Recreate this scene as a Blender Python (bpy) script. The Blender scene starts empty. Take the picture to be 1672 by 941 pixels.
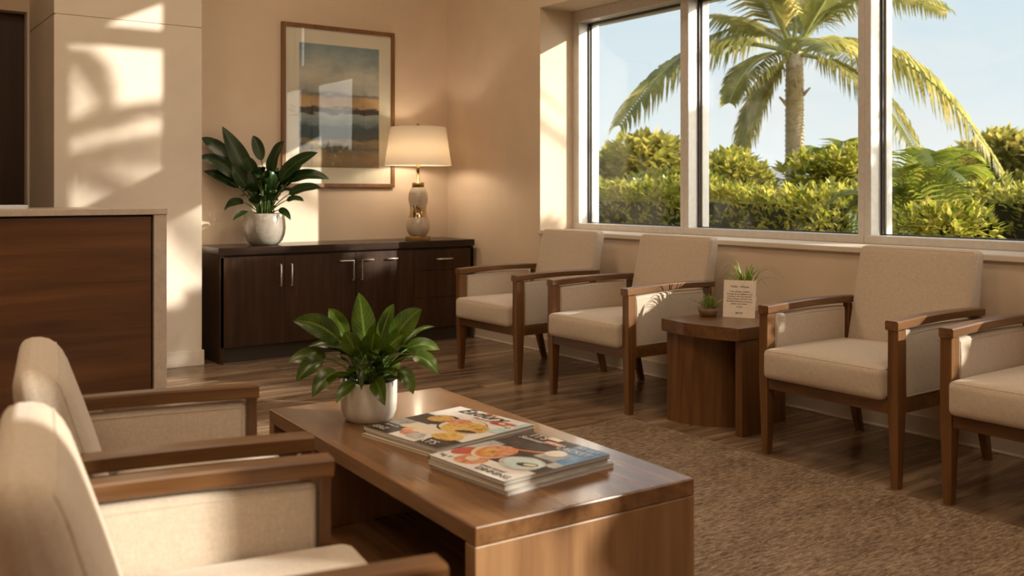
import bpy, bmesh, math, random
from mathutils import Vector, Matrix, noise
R = math.radians
rnd = random.Random(7)
SC = bpy.context.scene
COL = SC.collection

# ------------------------------------------------------------------ node helpers
def new_mat(name):
    m = bpy.data.materials.new(name); m.use_nodes = True
    nt = m.node_tree; nt.nodes.clear()
    out = nt.nodes.new('ShaderNodeOutputMaterial')
    b = nt.nodes.new('ShaderNodeBsdfPrincipled')
    nt.links.new(b.outputs[0], out.inputs[0])
    return m, nt, b, out
def nd(nt, t, **kw):
    n = nt.nodes.new(t)
    for k, v in kw.items():
        if k in n.inputs: n.inputs[k].default_value = v
        else: setattr(n, k, v)
    return n
def lk(nt, a, b): nt.links.new(a, b)
def ramp(nt, fac, stops, interp='LINEAR'):
    r = nt.nodes.new('ShaderNodeValToRGB'); r.color_ramp.interpolation = interp
    els = r.color_ramp.elements
    while len(els) < len(stops): els.new(0.5)
    for e, (p, c) in zip(els, stops): e.position = p; e.color = (*c, 1)
    lk(nt, fac, r.inputs[0]); return r
def bump(nt, h, b, strength=.2, dist=.002):
    n = nd(nt, 'ShaderNodeBump', Strength=strength, Distance=dist)
    lk(nt, h, n.inputs['Height']); lk(nt, n.outputs[0], b.inputs['Normal'])
def coords(nt, scale=(1, 1, 1), rot=(0, 0, 0), kind='Object'):
    t = nt.nodes.new('ShaderNodeTexCoord'); mp = nt.nodes.new('ShaderNodeMapping')
    mp.inputs['Scale'].default_value = scale; mp.inputs['Rotation'].default_value = rot
    lk(nt, t.outputs[kind], mp.inputs[0]); return mp.outputs[0]
def noise_n(nt, v, scale, detail=4, rough=.55, dist=0.):
    n = nd(nt, 'ShaderNodeTexNoise', Scale=scale, Detail=detail, Roughness=rough, Distortion=dist)
    lk(nt, v, n.inputs['Vector']); return n.outputs['Fac']

def m_paint(name, col, rough=.75, bumpy=.05, var=.04):
    m, nt, b, _ = new_mat(name)
    v = coords(nt)
    n = noise_n(nt, v, 2.5, 3)
    a = tuple(max(0, c*(1-var)) for c in col); z = tuple(min(1, c*(1+var)) for c in col)
    r = ramp(nt, n, [(.35, a), (.65, z)])
    lk(nt, r.outputs[0], b.inputs['Base Color']); b.inputs['Roughness'].default_value = rough
    if bumpy: bump(nt, noise_n(nt, v, 220, 2), b, bumpy, .001)
    return m
def m_wood(name, dark, mid, light, axis='X', rough=.35, scale=1., spec=.5, coat=0.):
    m, nt, b, _ = new_mat(name)
    s = {'X': (1.6, 26, 26), 'Y': (26, 1.6, 26), 'Z': (26, 26, 1.6)}[axis]
    s = tuple(q*scale for q in s)
    v = coords(nt, s)
    n1 = noise_n(nt, v, 1., 6, .62, .6)
    s2 = tuple(q*.16 if q > 10*scale else q*.45 for q in s)
    n2 = noise_n(nt, coords(nt, s2), 1., 3, .5, 1.)
    mx = nd(nt, 'ShaderNodeMath', operation='MULTIPLY_ADD'); mx.inputs[1].default_value = .62
    lk(nt, n1, mx.inputs[0])
    sc = nd(nt, 'ShaderNodeMath', operation='MULTIPLY'); sc.inputs[1].default_value = .38
    lk(nt, n2, sc.inputs[0]); lk(nt, sc.outputs[0], mx.inputs[2])
    r = ramp(nt, mx.outputs[0], [(.30, dark), (.50, mid), (.70, light)])
    lk(nt, r.outputs[0], b.inputs['Base Color'])
    b.inputs['Roughness'].default_value = rough; b.inputs['Specular IOR Level'].default_value = spec
    if coat: b.inputs['Coat Weight'].default_value = coat; b.inputs['Coat Roughness'].default_value = .12
    bump(nt, n1, b, .08, .001)
    return m
def m_fabric(name, col, sc=1.):
    m, nt, b, _ = new_mat(name)
    v = coords(nt, (420*sc, 420*sc, 420*sc))
    n = noise_n(nt, v, 1, 2, .6)
    v2 = coords(nt, (60*sc, 220*sc, 60*sc)); n2 = noise_n(nt, v2, 1, 4, .7)
    v3 = coords(nt, (220*sc, 60*sc, 220*sc)); n3 = noise_n(nt, v3, 1, 4, .7)
    ad = nd(nt, 'ShaderNodeMath', operation='ADD'); lk(nt, n2, ad.inputs[0]); lk(nt, n3, ad.inputs[1])
    av = nd(nt, 'ShaderNodeMath', operation='MULTIPLY_ADD'); lk(nt, ad.outputs[0], av.inputs[0]); av.inputs[1].default_value = .35
    h = nd(nt, 'ShaderNodeMath', operation='MULTIPLY'); lk(nt, n, h.inputs[0]); h.inputs[1].default_value = .3
    lk(nt, h.outputs[0], av.inputs[2])
    r = ramp(nt, av.outputs[0], [(.38, tuple(c*.80 for c in col)), (.62, tuple(min(1, c*1.10) for c in col))])
    lk(nt, r.outputs[0], b.inputs['Base Color']); b.inputs['Roughness'].default_value = .9
    b.inputs['Sheen Weight'].default_value = .25; b.inputs['Sheen Roughness'].default_value = .5
    b.inputs['Specular IOR Level'].default_value = .2
    bump(nt, av.outputs[0], b, .35, .0015)
    return m
def m_plain(name, col, rough=.5, metal=0., spec=.5, coat=0.):
    m, nt, b, _ = new_mat(name)
    n = noise_n(nt, coords(nt), 30, 2)
    r = ramp(nt, n, [(.3, tuple(c*.94 for c in col)), (.7, tuple(min(1, c*1.05) for c in col))])
    lk(nt, r.outputs[0], b.inputs['Base Color'])
    b.inputs['Roughness'].default_value = rough; b.inputs['Metallic'].default_value = metal
    b.inputs['Specular IOR Level'].default_value = spec; b.inputs['Coat Weight'].default_value = coat
    b.inputs['Coat Roughness'].default_value = .08
    return m
def m_speckle(name, a, c, sc=60, rough=.3, coat=.3):
    m, nt, b, _ = new_mat(name)
    v = coords(nt)
    n = noise_n(nt, v, sc, 5, .7); n2 = noise_n(nt, v, sc*.12, 3)
    mx = nd(nt, 'ShaderNodeMath', operation='MULTIPLY_ADD'); mx.inputs[1].default_value = .55
    lk(nt, n, mx.inputs[0]); h = nd(nt, 'ShaderNodeMath', operation='MULTIPLY'); h.inputs[1].default_value = .45
    lk(nt, n2, h.inputs[0]); lk(nt, h.outputs[0], mx.inputs[2])
    r = ramp(nt, mx.outputs[0], [(.36, a), (.62, c)])
    lk(nt, r.outputs[0], b.inputs['Base Color']); b.inputs['Roughness'].default_value = rough
    b.inputs['Coat Weight'].default_value = coat; b.inputs['Coat Roughness'].default_value = .1
    return m
def m_leaf(name, dark, light, vein, trans=.3, rough=.35, var=True):
    m, nt, b, out = new_mat(name)
    uv = nt.nodes.new('ShaderNodeTexCoord'); sep = nt.nodes.new('ShaderNodeSeparateXYZ')
    lk(nt, uv.outputs['UV'], sep.inputs[0])
    # u: 0..1 across (mid .5), v along
    du = nd(nt, 'ShaderNodeMath', operation='SUBTRACT'); lk(nt, sep.outputs[0], du.inputs[0]); du.inputs[1].default_value = .5
    ab = nd(nt, 'ShaderNodeMath', operation='ABSOLUTE'); lk(nt, du.outputs[0], ab.inputs[0])
    # side veins: sin((v - 0.45*|du|*2)*k)
    mu = nd(nt, 'ShaderNodeMath', operation='MULTIPLY_ADD'); lk(nt, ab.outputs[0], mu.inputs[0]); mu.inputs[1].default_value = -.55
    lk(nt, sep.outputs[1], mu.inputs[2])
    sn = nd(nt, 'ShaderNodeMath', operation='MULTIPLY'); lk(nt, mu.outputs[0], sn.inputs[0]); sn.inputs[1].default_value = 62.
    si = nd(nt, 'ShaderNodeMath', operation='SINE'); lk(nt, sn.outputs[0], si.inputs[0])
    n = noise_n(nt, coords(nt), 14, 3)
    ad = nd(nt, 'ShaderNodeMath', operation='MULTIPLY_ADD'); lk(nt, si.outputs[0], ad.inputs[0]); ad.inputs[1].default_value = .06; lk(nt, n, ad.inputs[2])
    r = ramp(nt, ad.outputs[0], [(.32, dark), (.68, light)])
    mid = ramp(nt, ab.outputs[0], [(0, (1, 1, 1)), (.035, (.8, .8, .8)), (.06, (0, 0, 0))])
    mix = nd(nt, 'ShaderNodeMix', data_type='RGBA')
    lk(nt, mid.outputs[0], mix.inputs[0]); lk(nt, r.outputs[0], mix.inputs[6]); mix.inputs[7].default_value = (*vein, 1)
    lk(nt, mix.outputs[2], b.inputs['Base Color']); b.inputs['Roughness'].default_value = rough
    tr = nt.nodes.new('ShaderNodeBsdfTranslucent')
    hs = nd(nt, 'ShaderNodeHueSaturation', Value=1.5, Saturation=1.1); hs.inputs['Hue'].default_value = .485
    lk(nt, mix.outputs[2], hs.inputs['Color']); lk(nt, hs.outputs[0], tr.inputs[0])
    ms = nd(nt, 'ShaderNodeMixShader'); ms.inputs[0].default_value = trans
    lk(nt, b.outputs[0], ms.inputs[1]); lk(nt, tr.outputs[0], ms.inputs[2]); lk(nt, ms.outputs[0], out.inputs[0])
    return m
def m_foliage(name, cols, trans=.35, rough=.4, sc=7., spec=.5):
    m, nt, b, out = new_mat(name)
    n = noise_n(nt, coords(nt), sc, 4, .75)
    r = ramp(nt, n, [(.3 + .4*i/(len(cols)-1), c) for i, c in enumerate(cols)])
    lk(nt, r.outputs[0], b.inputs['Base Color']); b.inputs['Roughness'].default_value = rough
    b.inputs['Specular IOR Level'].default_value = spec
    tr = nt.nodes.new('ShaderNodeBsdfTranslucent')
    hs = nd(nt, 'ShaderNodeHueSaturation', Value=1.6, Saturation=1.05); hs.inputs['Hue'].default_value = .48
    lk(nt, r.outputs[0], hs.inputs['Color']); lk(nt, hs.outputs[0], tr.inputs[0])
    ms = nd(nt, 'ShaderNodeMixShader'); ms.inputs[0].default_value = trans
    lk(nt, b.outputs[0], ms.inputs[1]); lk(nt, tr.outputs[0], ms.inputs[2]); lk(nt, ms.outputs[0], out.inputs[0])
    return m
def m_glass(name, tint=(.97, .985, .98), refl=.035):
    m, nt, b, out = new_mat(name)
    nt.nodes.remove(b)
    t = nt.nodes.new('ShaderNodeBsdfTransparent'); t.inputs[0].default_value = (*tint, 1)
    g = nd(nt, 'ShaderNodeBsdfGlossy', Roughness=.0)
    lw = nd(nt, 'ShaderNodeLayerWeight', Blend=.5)
    pw = nd(nt, 'ShaderNodeMath', operation='POWER'); lk(nt, lw.outputs['Facing'], pw.inputs[0]); pw.inputs[1].default_value = 5.
    fr = nd(nt, 'ShaderNodeMath', operation='MULTIPLY_ADD'); lk(nt, pw.outputs[0], fr.inputs[0]); fr.inputs[1].default_value = .9; fr.inputs[2].default_value = refl
    ms = nt.nodes.new('ShaderNodeMixShader')
    lk(nt, fr.outputs[0], ms.inputs[0]); lk(nt, t.outputs[0], ms.inputs[1]); lk(nt, g.outputs[0], ms.inputs[2])
    lk(nt, ms.outputs[0], out.inputs[0])
    return m

# ------------------------------------------------------------------ mesh builder
class MB:
    def __init__(s):
        s.bm = bmesh.new(); s.uv = s.bm.loops.layers.uv.new('UVMap')
    def box(s, x0, x1, y0, y1, z0, z1, bev=0., seg=2, mi=0, smooth=False):
        r = bmesh.ops.create_cube(s.bm, size=1.)
        vs = r['verts']
        for v in vs:
            v.co = Vector(((x0+x1)/2 + v.co.x*(x1-x0), (y0+y1)/2 + v.co.y*(y1-y0), (z0+z1)/2 + v.co.z*(z1-z0)))
        fs = set(f for v in vs for f in v.link_faces)
        for f in fs: f.material_index = mi; f.smooth = smooth
        if bev:
            es = list(set(e for v in vs for e in v.link_edges))
            o = bmesh.ops.bevel(s.bm, geom=es, offset=bev, segments=seg, profile=.5, affect='EDGES')
            for f in o['faces']: f.material_index = mi; f.smooth = smooth
        return s
    def quad(s, pts, mi=0, uvs=None, smooth=False):
        f = s.bm.faces.new([s.bm.verts.new(p) for p in pts]); f.material_index = mi; f.smooth = smooth
        if uvs:
            for l, u in zip(f.loops, uvs): l[s.uv].uv = u
        return f
    def loft(s, rings, caps=True, mi=0, smooth=False, closed=True):
        R_ = [[s.bm.verts.new(p) for p in r] for r in rings]
        n = len(R_[0])
        for a, b in zip(R_, R_[1:]):
            for i in range(n if closed else n-1):
                f = s.bm.faces.new((a[i], a[(i+1) % n], b[(i+1) % n], b[i])); f.material_index = mi; f.smooth = smooth
        if caps:
            f = s.bm.faces.new(list(reversed(R_[0]))); f.material_index = mi
            f = s.bm.faces.new(R_[-1]); f.material_index = mi
        return s
    def lathe(s, prof, n=48, cx=0, cy=0, mi=0, smooth=True, capb=True, capt=False):
        rings = [[(cx+r*math.cos(2*math.pi*i/n), cy+r*math.sin(2*math.pi*i/n), z) for i in range(n)] for r, z in prof]
        R_ = [[s.bm.verts.new(p) for p in r] for r in rings]
        for a, b in zip(R_, R_[1:]):
            for i in range(n):
                f = s.bm.faces.new((a[i], a[(i+1) % n], b[(i+1) % n], b[i])); f.material_index = mi; f.smooth = smooth
        if capb: f = s.bm.faces.new(list(reversed(R_[0]))); f.material_index = mi
        if capt: f = s.bm.faces.new(R_[-1]); f.material_index = mi
        return s
    def prism(s, outline, z0, z1, mi=0, bev=0.):
        b = [s.bm.verts.new((x, y, z0)) for x, y in outline]; t = [s.bm.verts.new((x, y, z1)) for x, y in outline]
        n = len(b); fs = []
        for i in range(n): fs.append(s.bm.faces.new((b[i], b[(i+1) % n], t[(i+1) % n], t[i])))
        fb = s.bm.faces.new(list(reversed(b))); ft = s.bm.faces.new(t); fs += [fb, ft]
        for f in fs: f.material_index = mi
        if bev:
            es = list(set(list(fb.edges) + list(ft.edges)))
            bmesh.ops.bevel(s.bm, geom=es, offset=bev, segments=2, profile=.5, affect='EDGES')
        return s
    def tube(s, pts, r, n=8, mi=0, closed=False, smooth=True):
        pts = [Vector(p) for p in pts]; rings = []
        rr = r if isinstance(r, (list, tuple)) else [r]*len(pts)
        N = len(pts)
        up = Vector((0, 0, 1))
        for i, p in enumerate(pts):
            a = pts[(i-1) % N] if (closed or i > 0) else p; b = pts[(i+1) % N] if (closed or i < N-1) else p
            t = (b-a).normalized()
            u = up if abs(t.dot(up)) < .95 else Vector((1, 0, 0))
            sx = t.cross(u).normalized(); sy = sx.cross(t).normalized()
            rings.append([p + rr[i]*(sx*math.cos(2*math.pi*k/n)+sy*math.sin(2*math.pi*k/n)) for k in range(n)])
        if closed: rings.append(rings[0])
        R_ = [[s.bm.verts.new(q) for q in g] for g in (rings[:-1] if closed else rings)]
        if closed: R_.append(R_[0])
        for a, b in zip(R_, R_[1:]):
            for k in range(n):
                f = s.bm.faces.new((a[k], a[(k+1) % n], b[(k+1) % n], b[k])); f.material_index = mi; f.smooth = smooth
        if not closed:
            s.bm.faces.new(list(reversed(R_[0]))).material_index = mi; s.bm.faces.new(R_[-1]).material_index = mi
        return s
    def rbox(s, sx, sy, sz, r, fn=None, n=8, mi=0):
        """rounded box centred on the origin; fn(Vector)->Vector reshapes it"""
        def ax(S):
            h = S/2; rr = min(r, h*.999); i = h-rr
            arc = [1-math.tan(R(a))for a in (45, 30, 15)]
            lo = [-h, -h+rr*.25, -h+rr*.55]; inn = [-i + 2*i*k/n for k in range(n+1)]
            return lo + inn + [-q for q in reversed(lo)]
        A = [ax(sx), ax(sy), ax(sz)]; S = (sx, sy, sz); cache = {}
        def V(p):
            k = tuple(round(c, 6) for c in p)
            if k not in cache:
                q = Vector([max(-(S[j]/2-min(r, S[j]/2)), min(S[j]/2-min(r, S[j]/2), p[j])) for j in range(3)])
                d = Vector(p)-q
                if d.length > 1e-9: d = d.normalized()*min(r, min(S)/2)
                w = q+d
                cache[k] = s.bm.verts.new(fn(w) if fn else w)
            return cache[k]
        for axis in range(3):
            u, v = (axis+1) % 3, (axis+2) % 3
            for sg in (-1, 1):
                for i in range(len(A[u])-1):
                    for j in range(len(A[v])-1):
                        ps = []
                        for a, b in ((i, j), (i+1, j), (i+1, j+1), (i, j+1)):
                            p = [0, 0, 0]; p[axis] = sg*S[axis]/2; p[u] = A[u][a]; p[v] = A[v][b]; ps.append(V(p))
                        if sg < 0: ps.reverse()
                        if len(set(ps)) == 4:
                            f = s.bm.faces.new(ps); f.smooth = True; f.material_index = mi
        return s
    def blade(s, p0, p1, p2, width, stem=.25, fold=.18, side=None, n=10, mi=0, twist=0., wave=0., prof=None, stem_r=.0025, smi=None, nrm=None):
        """leaf along a quadratic curve: a petiole for the first part, then a folded blade"""
        p0, p1, p2 = Vector(p0), Vector(p1), Vector(p2)
        def B(t): return p0*(1-t)**2 + p1*2*t*(1-t) + p2*t*t
        def T(t): return ((p1-p0)*2*(1-t)+(p2-p1)*2*t).normalized()
        if stem > 0: s.tube([B(stem*k/5) for k in range(6)], [stem_r*(1.15-.3*k/5) for k in range(6)], 6, mi if smi is None else smi)
        rows = []
        for i in range(n+1):
            q = i/n; t = stem+(1-stem)*q; c = B(t); tg = T(t)
            sd = Vector(side) if side is not None else tg.cross(Vector(nrm) if nrm is not None else Vector((0, 0, 1)))
            if sd.length < 1e-3: sd = Vector((1, 0, 0))
            sd = (sd - tg*sd.dot(tg)).normalized()
            up = sd.cross(tg).normalized()
            if side is None and up.dot(Vector(nrm) if nrm is not None else Vector((0, 0, 1))) < 0: up = -up
            if twist:
                a = twist*q; sd, up = sd*math.cos(a)+up*math.sin(a), up*math.cos(a)-sd*math.sin(a)
            w = width*(prof(q) if prof else (q**.62*(1-q)**.85/.36 if q < 1 else 0))*.5
            w = max(w, .0006)
            wv = wave*math.sin(q*9)*w
            rows.append([c-sd*w+up*(fold*w+wv), c-sd*w*.5+up*(fold*w*.35), c, c+sd*w*.5+up*(fold*w*.35), c+sd*w+up*(fold*w-wv)])
        vs = [[s.bm.verts.new(p) for p in r] for r in rows]
        for i in range(n):
            for k in range(4):
                f = s.bm.faces.new((vs[i][k], vs[i][k+1], vs[i+1][k+1], vs[i+1][k])); f.smooth = True; f.material_index = mi
                for l, uvv in zip(f.loops, ((k/4, i/n), ((k+1)/4, i/n), ((k+1)/4, (i+1)/n), (k/4, (i+1)/n))): l[s.uv].uv = uvv
        return s
    def tri_leaf(s, c, d, sd, up, L, W, mi=0):
        a = s.bm.verts.new(c); b1 = s.bm.verts.new(c+d*L*.45+sd*W*.5+up*W*.18); b2 = s.bm.verts.new(c+d*L*.45-sd*W*.5+up*W*.18)
        m = s.bm.verts.new(c+d*L*.5); e = s.bm.verts.new(c+d*L)
        for t in ((a, b1, m), (a, m, b2), (b1, e, m), (m, e, b2)):
            f = s.bm.faces.new(t); f.material_index = mi; f.smooth = True
    def build(s, name, mats, parent=None, loc=None, rz=0):
        me = bpy.data.meshes.new(name)
        bmesh.ops.recalc_face_normals(s.bm, faces=[f for f in s.bm.faces]) if getattr(s, 'recalc', True) else None
        s.bm.to_mesh(me); s.bm.free()
        if not isinstance(mats, (list, tuple)): mats = [mats]
        for m in mats: me.materials.append(m)
        o = bpy.data.objects.new(name, me); COL.objects.link(o)
        if parent: o.parent = parent
        if loc: o.location = loc
        if rz: o.rotation_euler[2] = rz
        return o
def tag(o, label=None, cat=None, group=None, kind=None):
    if label: o['label'] = label
    if cat: o['category'] = cat
    if group: o['group'] = group
    if kind: o['kind'] = kind
    return o
def empty(name, loc=(0, 0, 0), rz=0):
    o = bpy.data.objects.new(name, None); COL.objects.link(o); o.location = loc; o.rotation_euler[2] = rz
    o.empty_display_size = .1
    return o
def structure(o): o['kind'] = 'structure'; return o
def copy_tree(o, parent=None):
    c = o.copy(); COL.objects.link(c)
    if parent: c.parent = parent
    for ch in list(o.children): copy_tree(ch, c)
    return c
def text_mesh(body, size, mat, name, parent, loc, rot=(0, 0, 0), align='LEFT', shear=0., ext=.0002, sx=1.):
    cu = bpy.data.curves.new(name, 'FONT'); cu.body = body; cu.size = size; cu.align_x = align; cu.shear = shear; cu.extrude = ext
    cu.resolution_u = 3
    t = bpy.data.objects.new(name, cu); COL.objects.link(t)
    bpy.context.view_layer.update()
    me = bpy.data.meshes.new_from_object(t.evaluated_get(bpy.context.evaluated_depsgraph_get()))
    bpy.data.objects.remove(t); bpy.data.curves.remove(cu)
    if sx != 1.:
        for v in me.vertices: v.co.x *= sx
    me.materials.clear(); me.materials.append(mat)
    o = bpy.data.objects.new(name, me); COL.objects.link(o); o.parent = parent; o.location = loc; o.rotation_euler = rot
    return o

# ------------------------------------------------------------------ materials
WALL = m_paint('wall_paint', (.66, .525, .395), .7, .06)
PILA = m_paint('pilaster_paint', (.67, .585, .485), .6, .03)
CEIL = m_paint('ceiling_paint', (.75, .66, .54), .8, 0)
BASE = m_paint('baseboard_paint', (.55, .47, .38), .5, 0)
FRAME = m_plain('frame_aluminium', (.64, .61, .57), .38, .25, .5)
GASK = m_plain('window_gasket', (.03, .03, .03), .5)
GLASS = m_glass('window_glass')
WX = m_wood('walnut_along_x', (.058, .023, .006), (.135, .058, .017), (.225, .105, .036), 'X', .33, 1., .5, .15)
WY = m_wood('walnut_along_y', (.058, .023, .006), (.135, .058, .017), (.225, .105, .036), 'Y', .33, 1., .5, .15)
WZ = m_wood('walnut_along_z', (.058, .023, .006), (.135, .058, .017), (.225, .105, .036), 'Z', .33, 1., .5, .15)
TX = m_wood('table_walnut_along_x', (.080, .034, .012), (.175, .083, .033), (.27, .140, .063), 'X', .27, .8, .5, .2)
TY = m_wood('table_walnut_along_y', (.080, .034, .012), (.175, .083, .033), (.27, .140, .063), 'Y', .27, .8, .5, .2)
TZ = m_wood('table_walnut_along_z', (.145, .068, .027), (.25, .128, .055), (.34, .19, .088), 'Z', .40, .8, .5, .1)
EX = m_wood('espresso_along_x', (.012, .006, .0035), (.024, .012, .007), (.040, .020, .011), 'X', .25, 1., .35, .0)
EZ = m_wood('espresso_along_z', (.018, .0085, .0045), (.038, .018, .009), (.068, .032, .016), 'Z', .38, .9, .22, .0)
DESKW = m_wood('desk_walnut', (.040, .0135, .003), (.098, .036, .0085), (.17, .068, .018), 'X', .4, .55, .5, .1)
DOORW = m_wood('door_walnut', (.018, .007, .003), (.035, .014, .006), (.06, .026, .012), 'Z', .4, .6)
STONE = m_speckle('desk_stone', (.42, .34, .265), (.56, .46, .37), 120, .4, .1)
FAB = m_fabric('beige_fabric', (.555, .46, .365))
PIPE = m_plain('beige_piping', (.57, .48, .385), .85, 0, .2)
STEEL = m_plain('brushed_steel', (.80, .77, .72), .4, .75)
PLINTH = m_plain('plinth_laminate', (.055, .045, .037), .3, .4)
BRASS = m_plain('aged_brass', (.42, .27, .11), .28, 1.)
WHITEP = m_plain('white_paper', (.80, .77, .72), .6, 0, .3)
INK = m_plain('black_ink', (.03, .028, .03), .5, 0, .3)
SOIL = m_speckle('soil', (.02, .013, .008), (.06, .04, .025), 90, .95, 0)
POTW = m_speckle('cream_ceramic', (.60, .55, .48), (.74, .70, .63), 18, .22, .4)
POTG = m_speckle('grey_stoneware', (.22, .195, .16), (.36, .32, .27), 22, .2, .5)
CLAY = m_speckle('brown_clay', (.20, .115, .065), (.33, .20, .12), 40, .6, 0)
LEAFD = m_leaf('dark_leaf', (.010, .026, .006), (.020, .050, .010), (.05, .10, .02), .12, .32)
LEAFL = m_leaf('peace_lily_leaf', (.024, .052, .006), (.078, .128, .016), (.14, .21, .04), .30, .26)
STEMG = m_plain('stem_green', (.11, .19, .035), .45)
LEAFS = m_foliage('small_leaf', [(.06, .11, .02), (.18, .24, .05), (.30, .34, .10)], .3, .5, 60)

# floor planks
def mk_floor():
    m, nt, b, _ = new_mat('floor_planks')
    v = coords(nt)
    br = nd(nt, 'ShaderNodeTexBrick', Scale=1.); br.inputs['Mortar Size'].default_value = .0015
    br.inputs['Brick Width'].default_value = 1.22; br.inputs['Row Height'].default_value = .18
    br.inputs['Color1'].default_value = (0, 0, 0, 1); br.inputs['Color2'].default_value = (1, 1, 1, 1); br.inputs['Mortar'].default_value = (.0, .0, .0, 1)
    br.inputs['Bias'].default_value = 0; br.offset = .37
    lk(nt, v, br.inputs['Vector'])
    # shift the grain by plank
    sc = nd(nt, 'ShaderNodeVectorMath', operation='MULTIPLY_ADD'); lk(nt, br.outputs['Color'], sc.inputs[0]); sc.inputs[1].default_value = (9, 5, 3)
    lk(nt, v, sc.inputs[2])
    mp = nt.nodes.new('ShaderNodeMapping'); mp.inputs['Scale'].default_value = (1.1, 13, 1); lk(nt, sc.outputs[0], mp.inputs[0])
    n = noise_n(nt, mp.outputs[0], 1., 7, .65, .8)
    r = ramp(nt, n, [(.30, (.080, .047, .026)), (.5, (.205, .134, .083)), (.70, (.38, .27, .18))])
    hv = nt.nodes.new('ShaderNodeHueSaturation'); lk(nt, r.outputs[0], hv.inputs['Color'])
    ma = nd(nt, 'ShaderNodeMath', operation='MULTIPLY_ADD'); lk(nt, br.outputs['Color'], ma.inputs[0]); ma.inputs[1].default_value = .35; ma.inputs[2].default_value = .80
    lk(nt, ma.outputs[0], hv.inputs['Value'])
    mo = nd(nt, 'ShaderNodeMix', data_type='RGBA'); lk(nt, br.outputs['Fac'], mo.inputs[0]); lk(nt, hv.outputs[0], mo.inputs[6]); mo.inputs[7].default_value = (.05, .032, .02, 1)
    lk(nt, mo.outputs[2], b.inputs['Base Color']); b.inputs['Roughness'].default_value = .25
    b.inputs['Specular IOR Level'].default_value = .45
    bump(nt, n, b, .06, .001)
    return m
FLOOR = mk_floor()
def mk_carpet():
    m, nt, b, _ = new_mat('carpet_weave')
    v = coords(nt, (22, 95, 1), (0, 0, .25)); n = noise_n(nt, v, 1, 5, .7, .5)
    n2 = noise_n(nt, coords(nt), 260, 2); n3 = noise_n(nt, coords(nt, (3, 9, 1)), 1, 3)
    a = nd(nt, 'ShaderNodeMath', operation='MULTIPLY_ADD'); lk(nt, n2, a.inputs[0]); a.inputs[1].default_value = .35; lk(nt, n, a.inputs[2])
    c = nd(nt, 'ShaderNodeMath', operation='MULTIPLY_ADD'); lk(nt, n3, c.inputs[0]); c.inputs[1].default_value = .25; lk(nt, a.outputs[0], c.inputs[2])
    r = ramp(nt, c.outputs[0], [(.58, (.075, .048, .03)), (.78, (.21, .148, .10)), (.98, (.42, .32, .23))])
    lk(nt, r.outputs[0], b.inputs['Base Color']); b.inputs['Roughness'].default_value = .95; b.inputs['Specular IOR Level'].default_value = .1
    bump(nt, a.outputs[0], b, .7, .004)
    return m
CARPET = mk_carpet()

# ------------------------------------------------------------------ room shell
XW, XF, XG, YB, YP = 4.27, 4.58, 4.70, 6.80, 6.41     # window wall, window frame front, glass, back wall, pilaster face
ZC = 4.0
XL, YR = -2.6, -3.8
YJ = 5.526
SILL, HEAD, HEAD2, SILL2 = .885, 2.515, 3.35, 1.42
structure(MB().box(XL-.2, XW+.75, YR-.2, 8.2, -.12, 0).build('floor', FLOOR))
structure(MB().box(XL-.2, XW+.75, YR-.2, 8.2, ZC, ZC+.15).build('ceiling', CEIL))
# back wall of the alcove (its left end runs behind the corner pier)
structure(MB().box(2.0, XW+.7, YB, YB+.2, 0, ZC).build('wall_back', WALL))
# window wall: solid below, above and between the openings
w = MB()
XO = XW+.55
CL0, CL1, CZ0, CZ1 = 2.50, 3.82, 2.535, 3.95        # unseen high window, added for the sun patch on the pier
YT, XT = 2.03, XW+.12                              # south of YT the wall is thin
w.box(XW, XO, YT, YB, 0, SILL-.03)
w.box(XW, XO, YJ, YB, SILL-.03, ZC)
w.box(XW, XO, YT, YJ, HEAD, CZ0); w.box(XW, XO, YT, CL0, CZ0, ZC); w.box(XW, XO, CL1, YJ, CZ0, ZC); w.box(XW, XO, CL0, CL1, CZ1, ZC)
OPEN = [(.60, 1.96, SILL, 1.78), (-.45, .45, SILL2, HEAD2), (-1.80, -1.15, SILL2, 2.28), (-2.85, -2.12, SILL2, HEAD2)]  # unseen openings, placed to aim sun at the table and chairs
w.box(XT-.01, XO, YT-.06, YT, 0, ZC)
yy = YT
for (o0, o1, oz0, oz1) in OPEN:
    w.box(XW, XT, o1, yy, 0, ZC); w.box(XW, XT, o0, o1, 0, oz0); w.box(XW, XT, o0, o1, oz1, ZC); yy = o0
w.box(XW, XT, YR, yy, 0, ZC)
structure(w.build('wall_right', WALL))
structure(MB().box(XL-.2, XL, YR, 8.2, 0, ZC).build('wall_left', WALL))
wr = MB()
wr.box(XL, XO, YR-.2, YR, 0, ZC)
structure(wr.build('wall_front', WALL))
# corner pier beside the hall: two panels with a fine joint, and a return into the hall
p = MB()
p.box(1.166, 2.079, YP, YB+.5, .0, 2.262, .004)
p.box(1.166, 2.079, YP, YB+.5, 2.268, ZC, .004)
p.box(1.175, 2.07, YP+.006, YB+.4, 2.25, 2.28)
structure(p.build('wall_pier', PILA))
hd = MB(); hd.box(XL, 1.17, 7.255, 7.36, 2.40, ZC); structure(hd.build('wall_hall', WALL))
d = empty('door_1', (0, 0, 0)); structure(d)
DP = MB()
DP.box(.30, 1.15, 7.36, 7.40, 0, 2.42, .003); DP.box(-.56, .295, 7.36, 7.40, 0, 2.42, .003); DP.box(XL, -.565, 7.36, 7.40, 0, 2.42, .003)
DP.build('door_panel', DOORW, d)
MB().box(1.151, 1.166, 7.25, 7.40, 0, 2.40, .002).build('door_frame', PILA, d)
structure(MB().box(XL, 2.2, 7.6, 7.75, 0, ZC).build('wall_hall_end', WALL))
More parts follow.
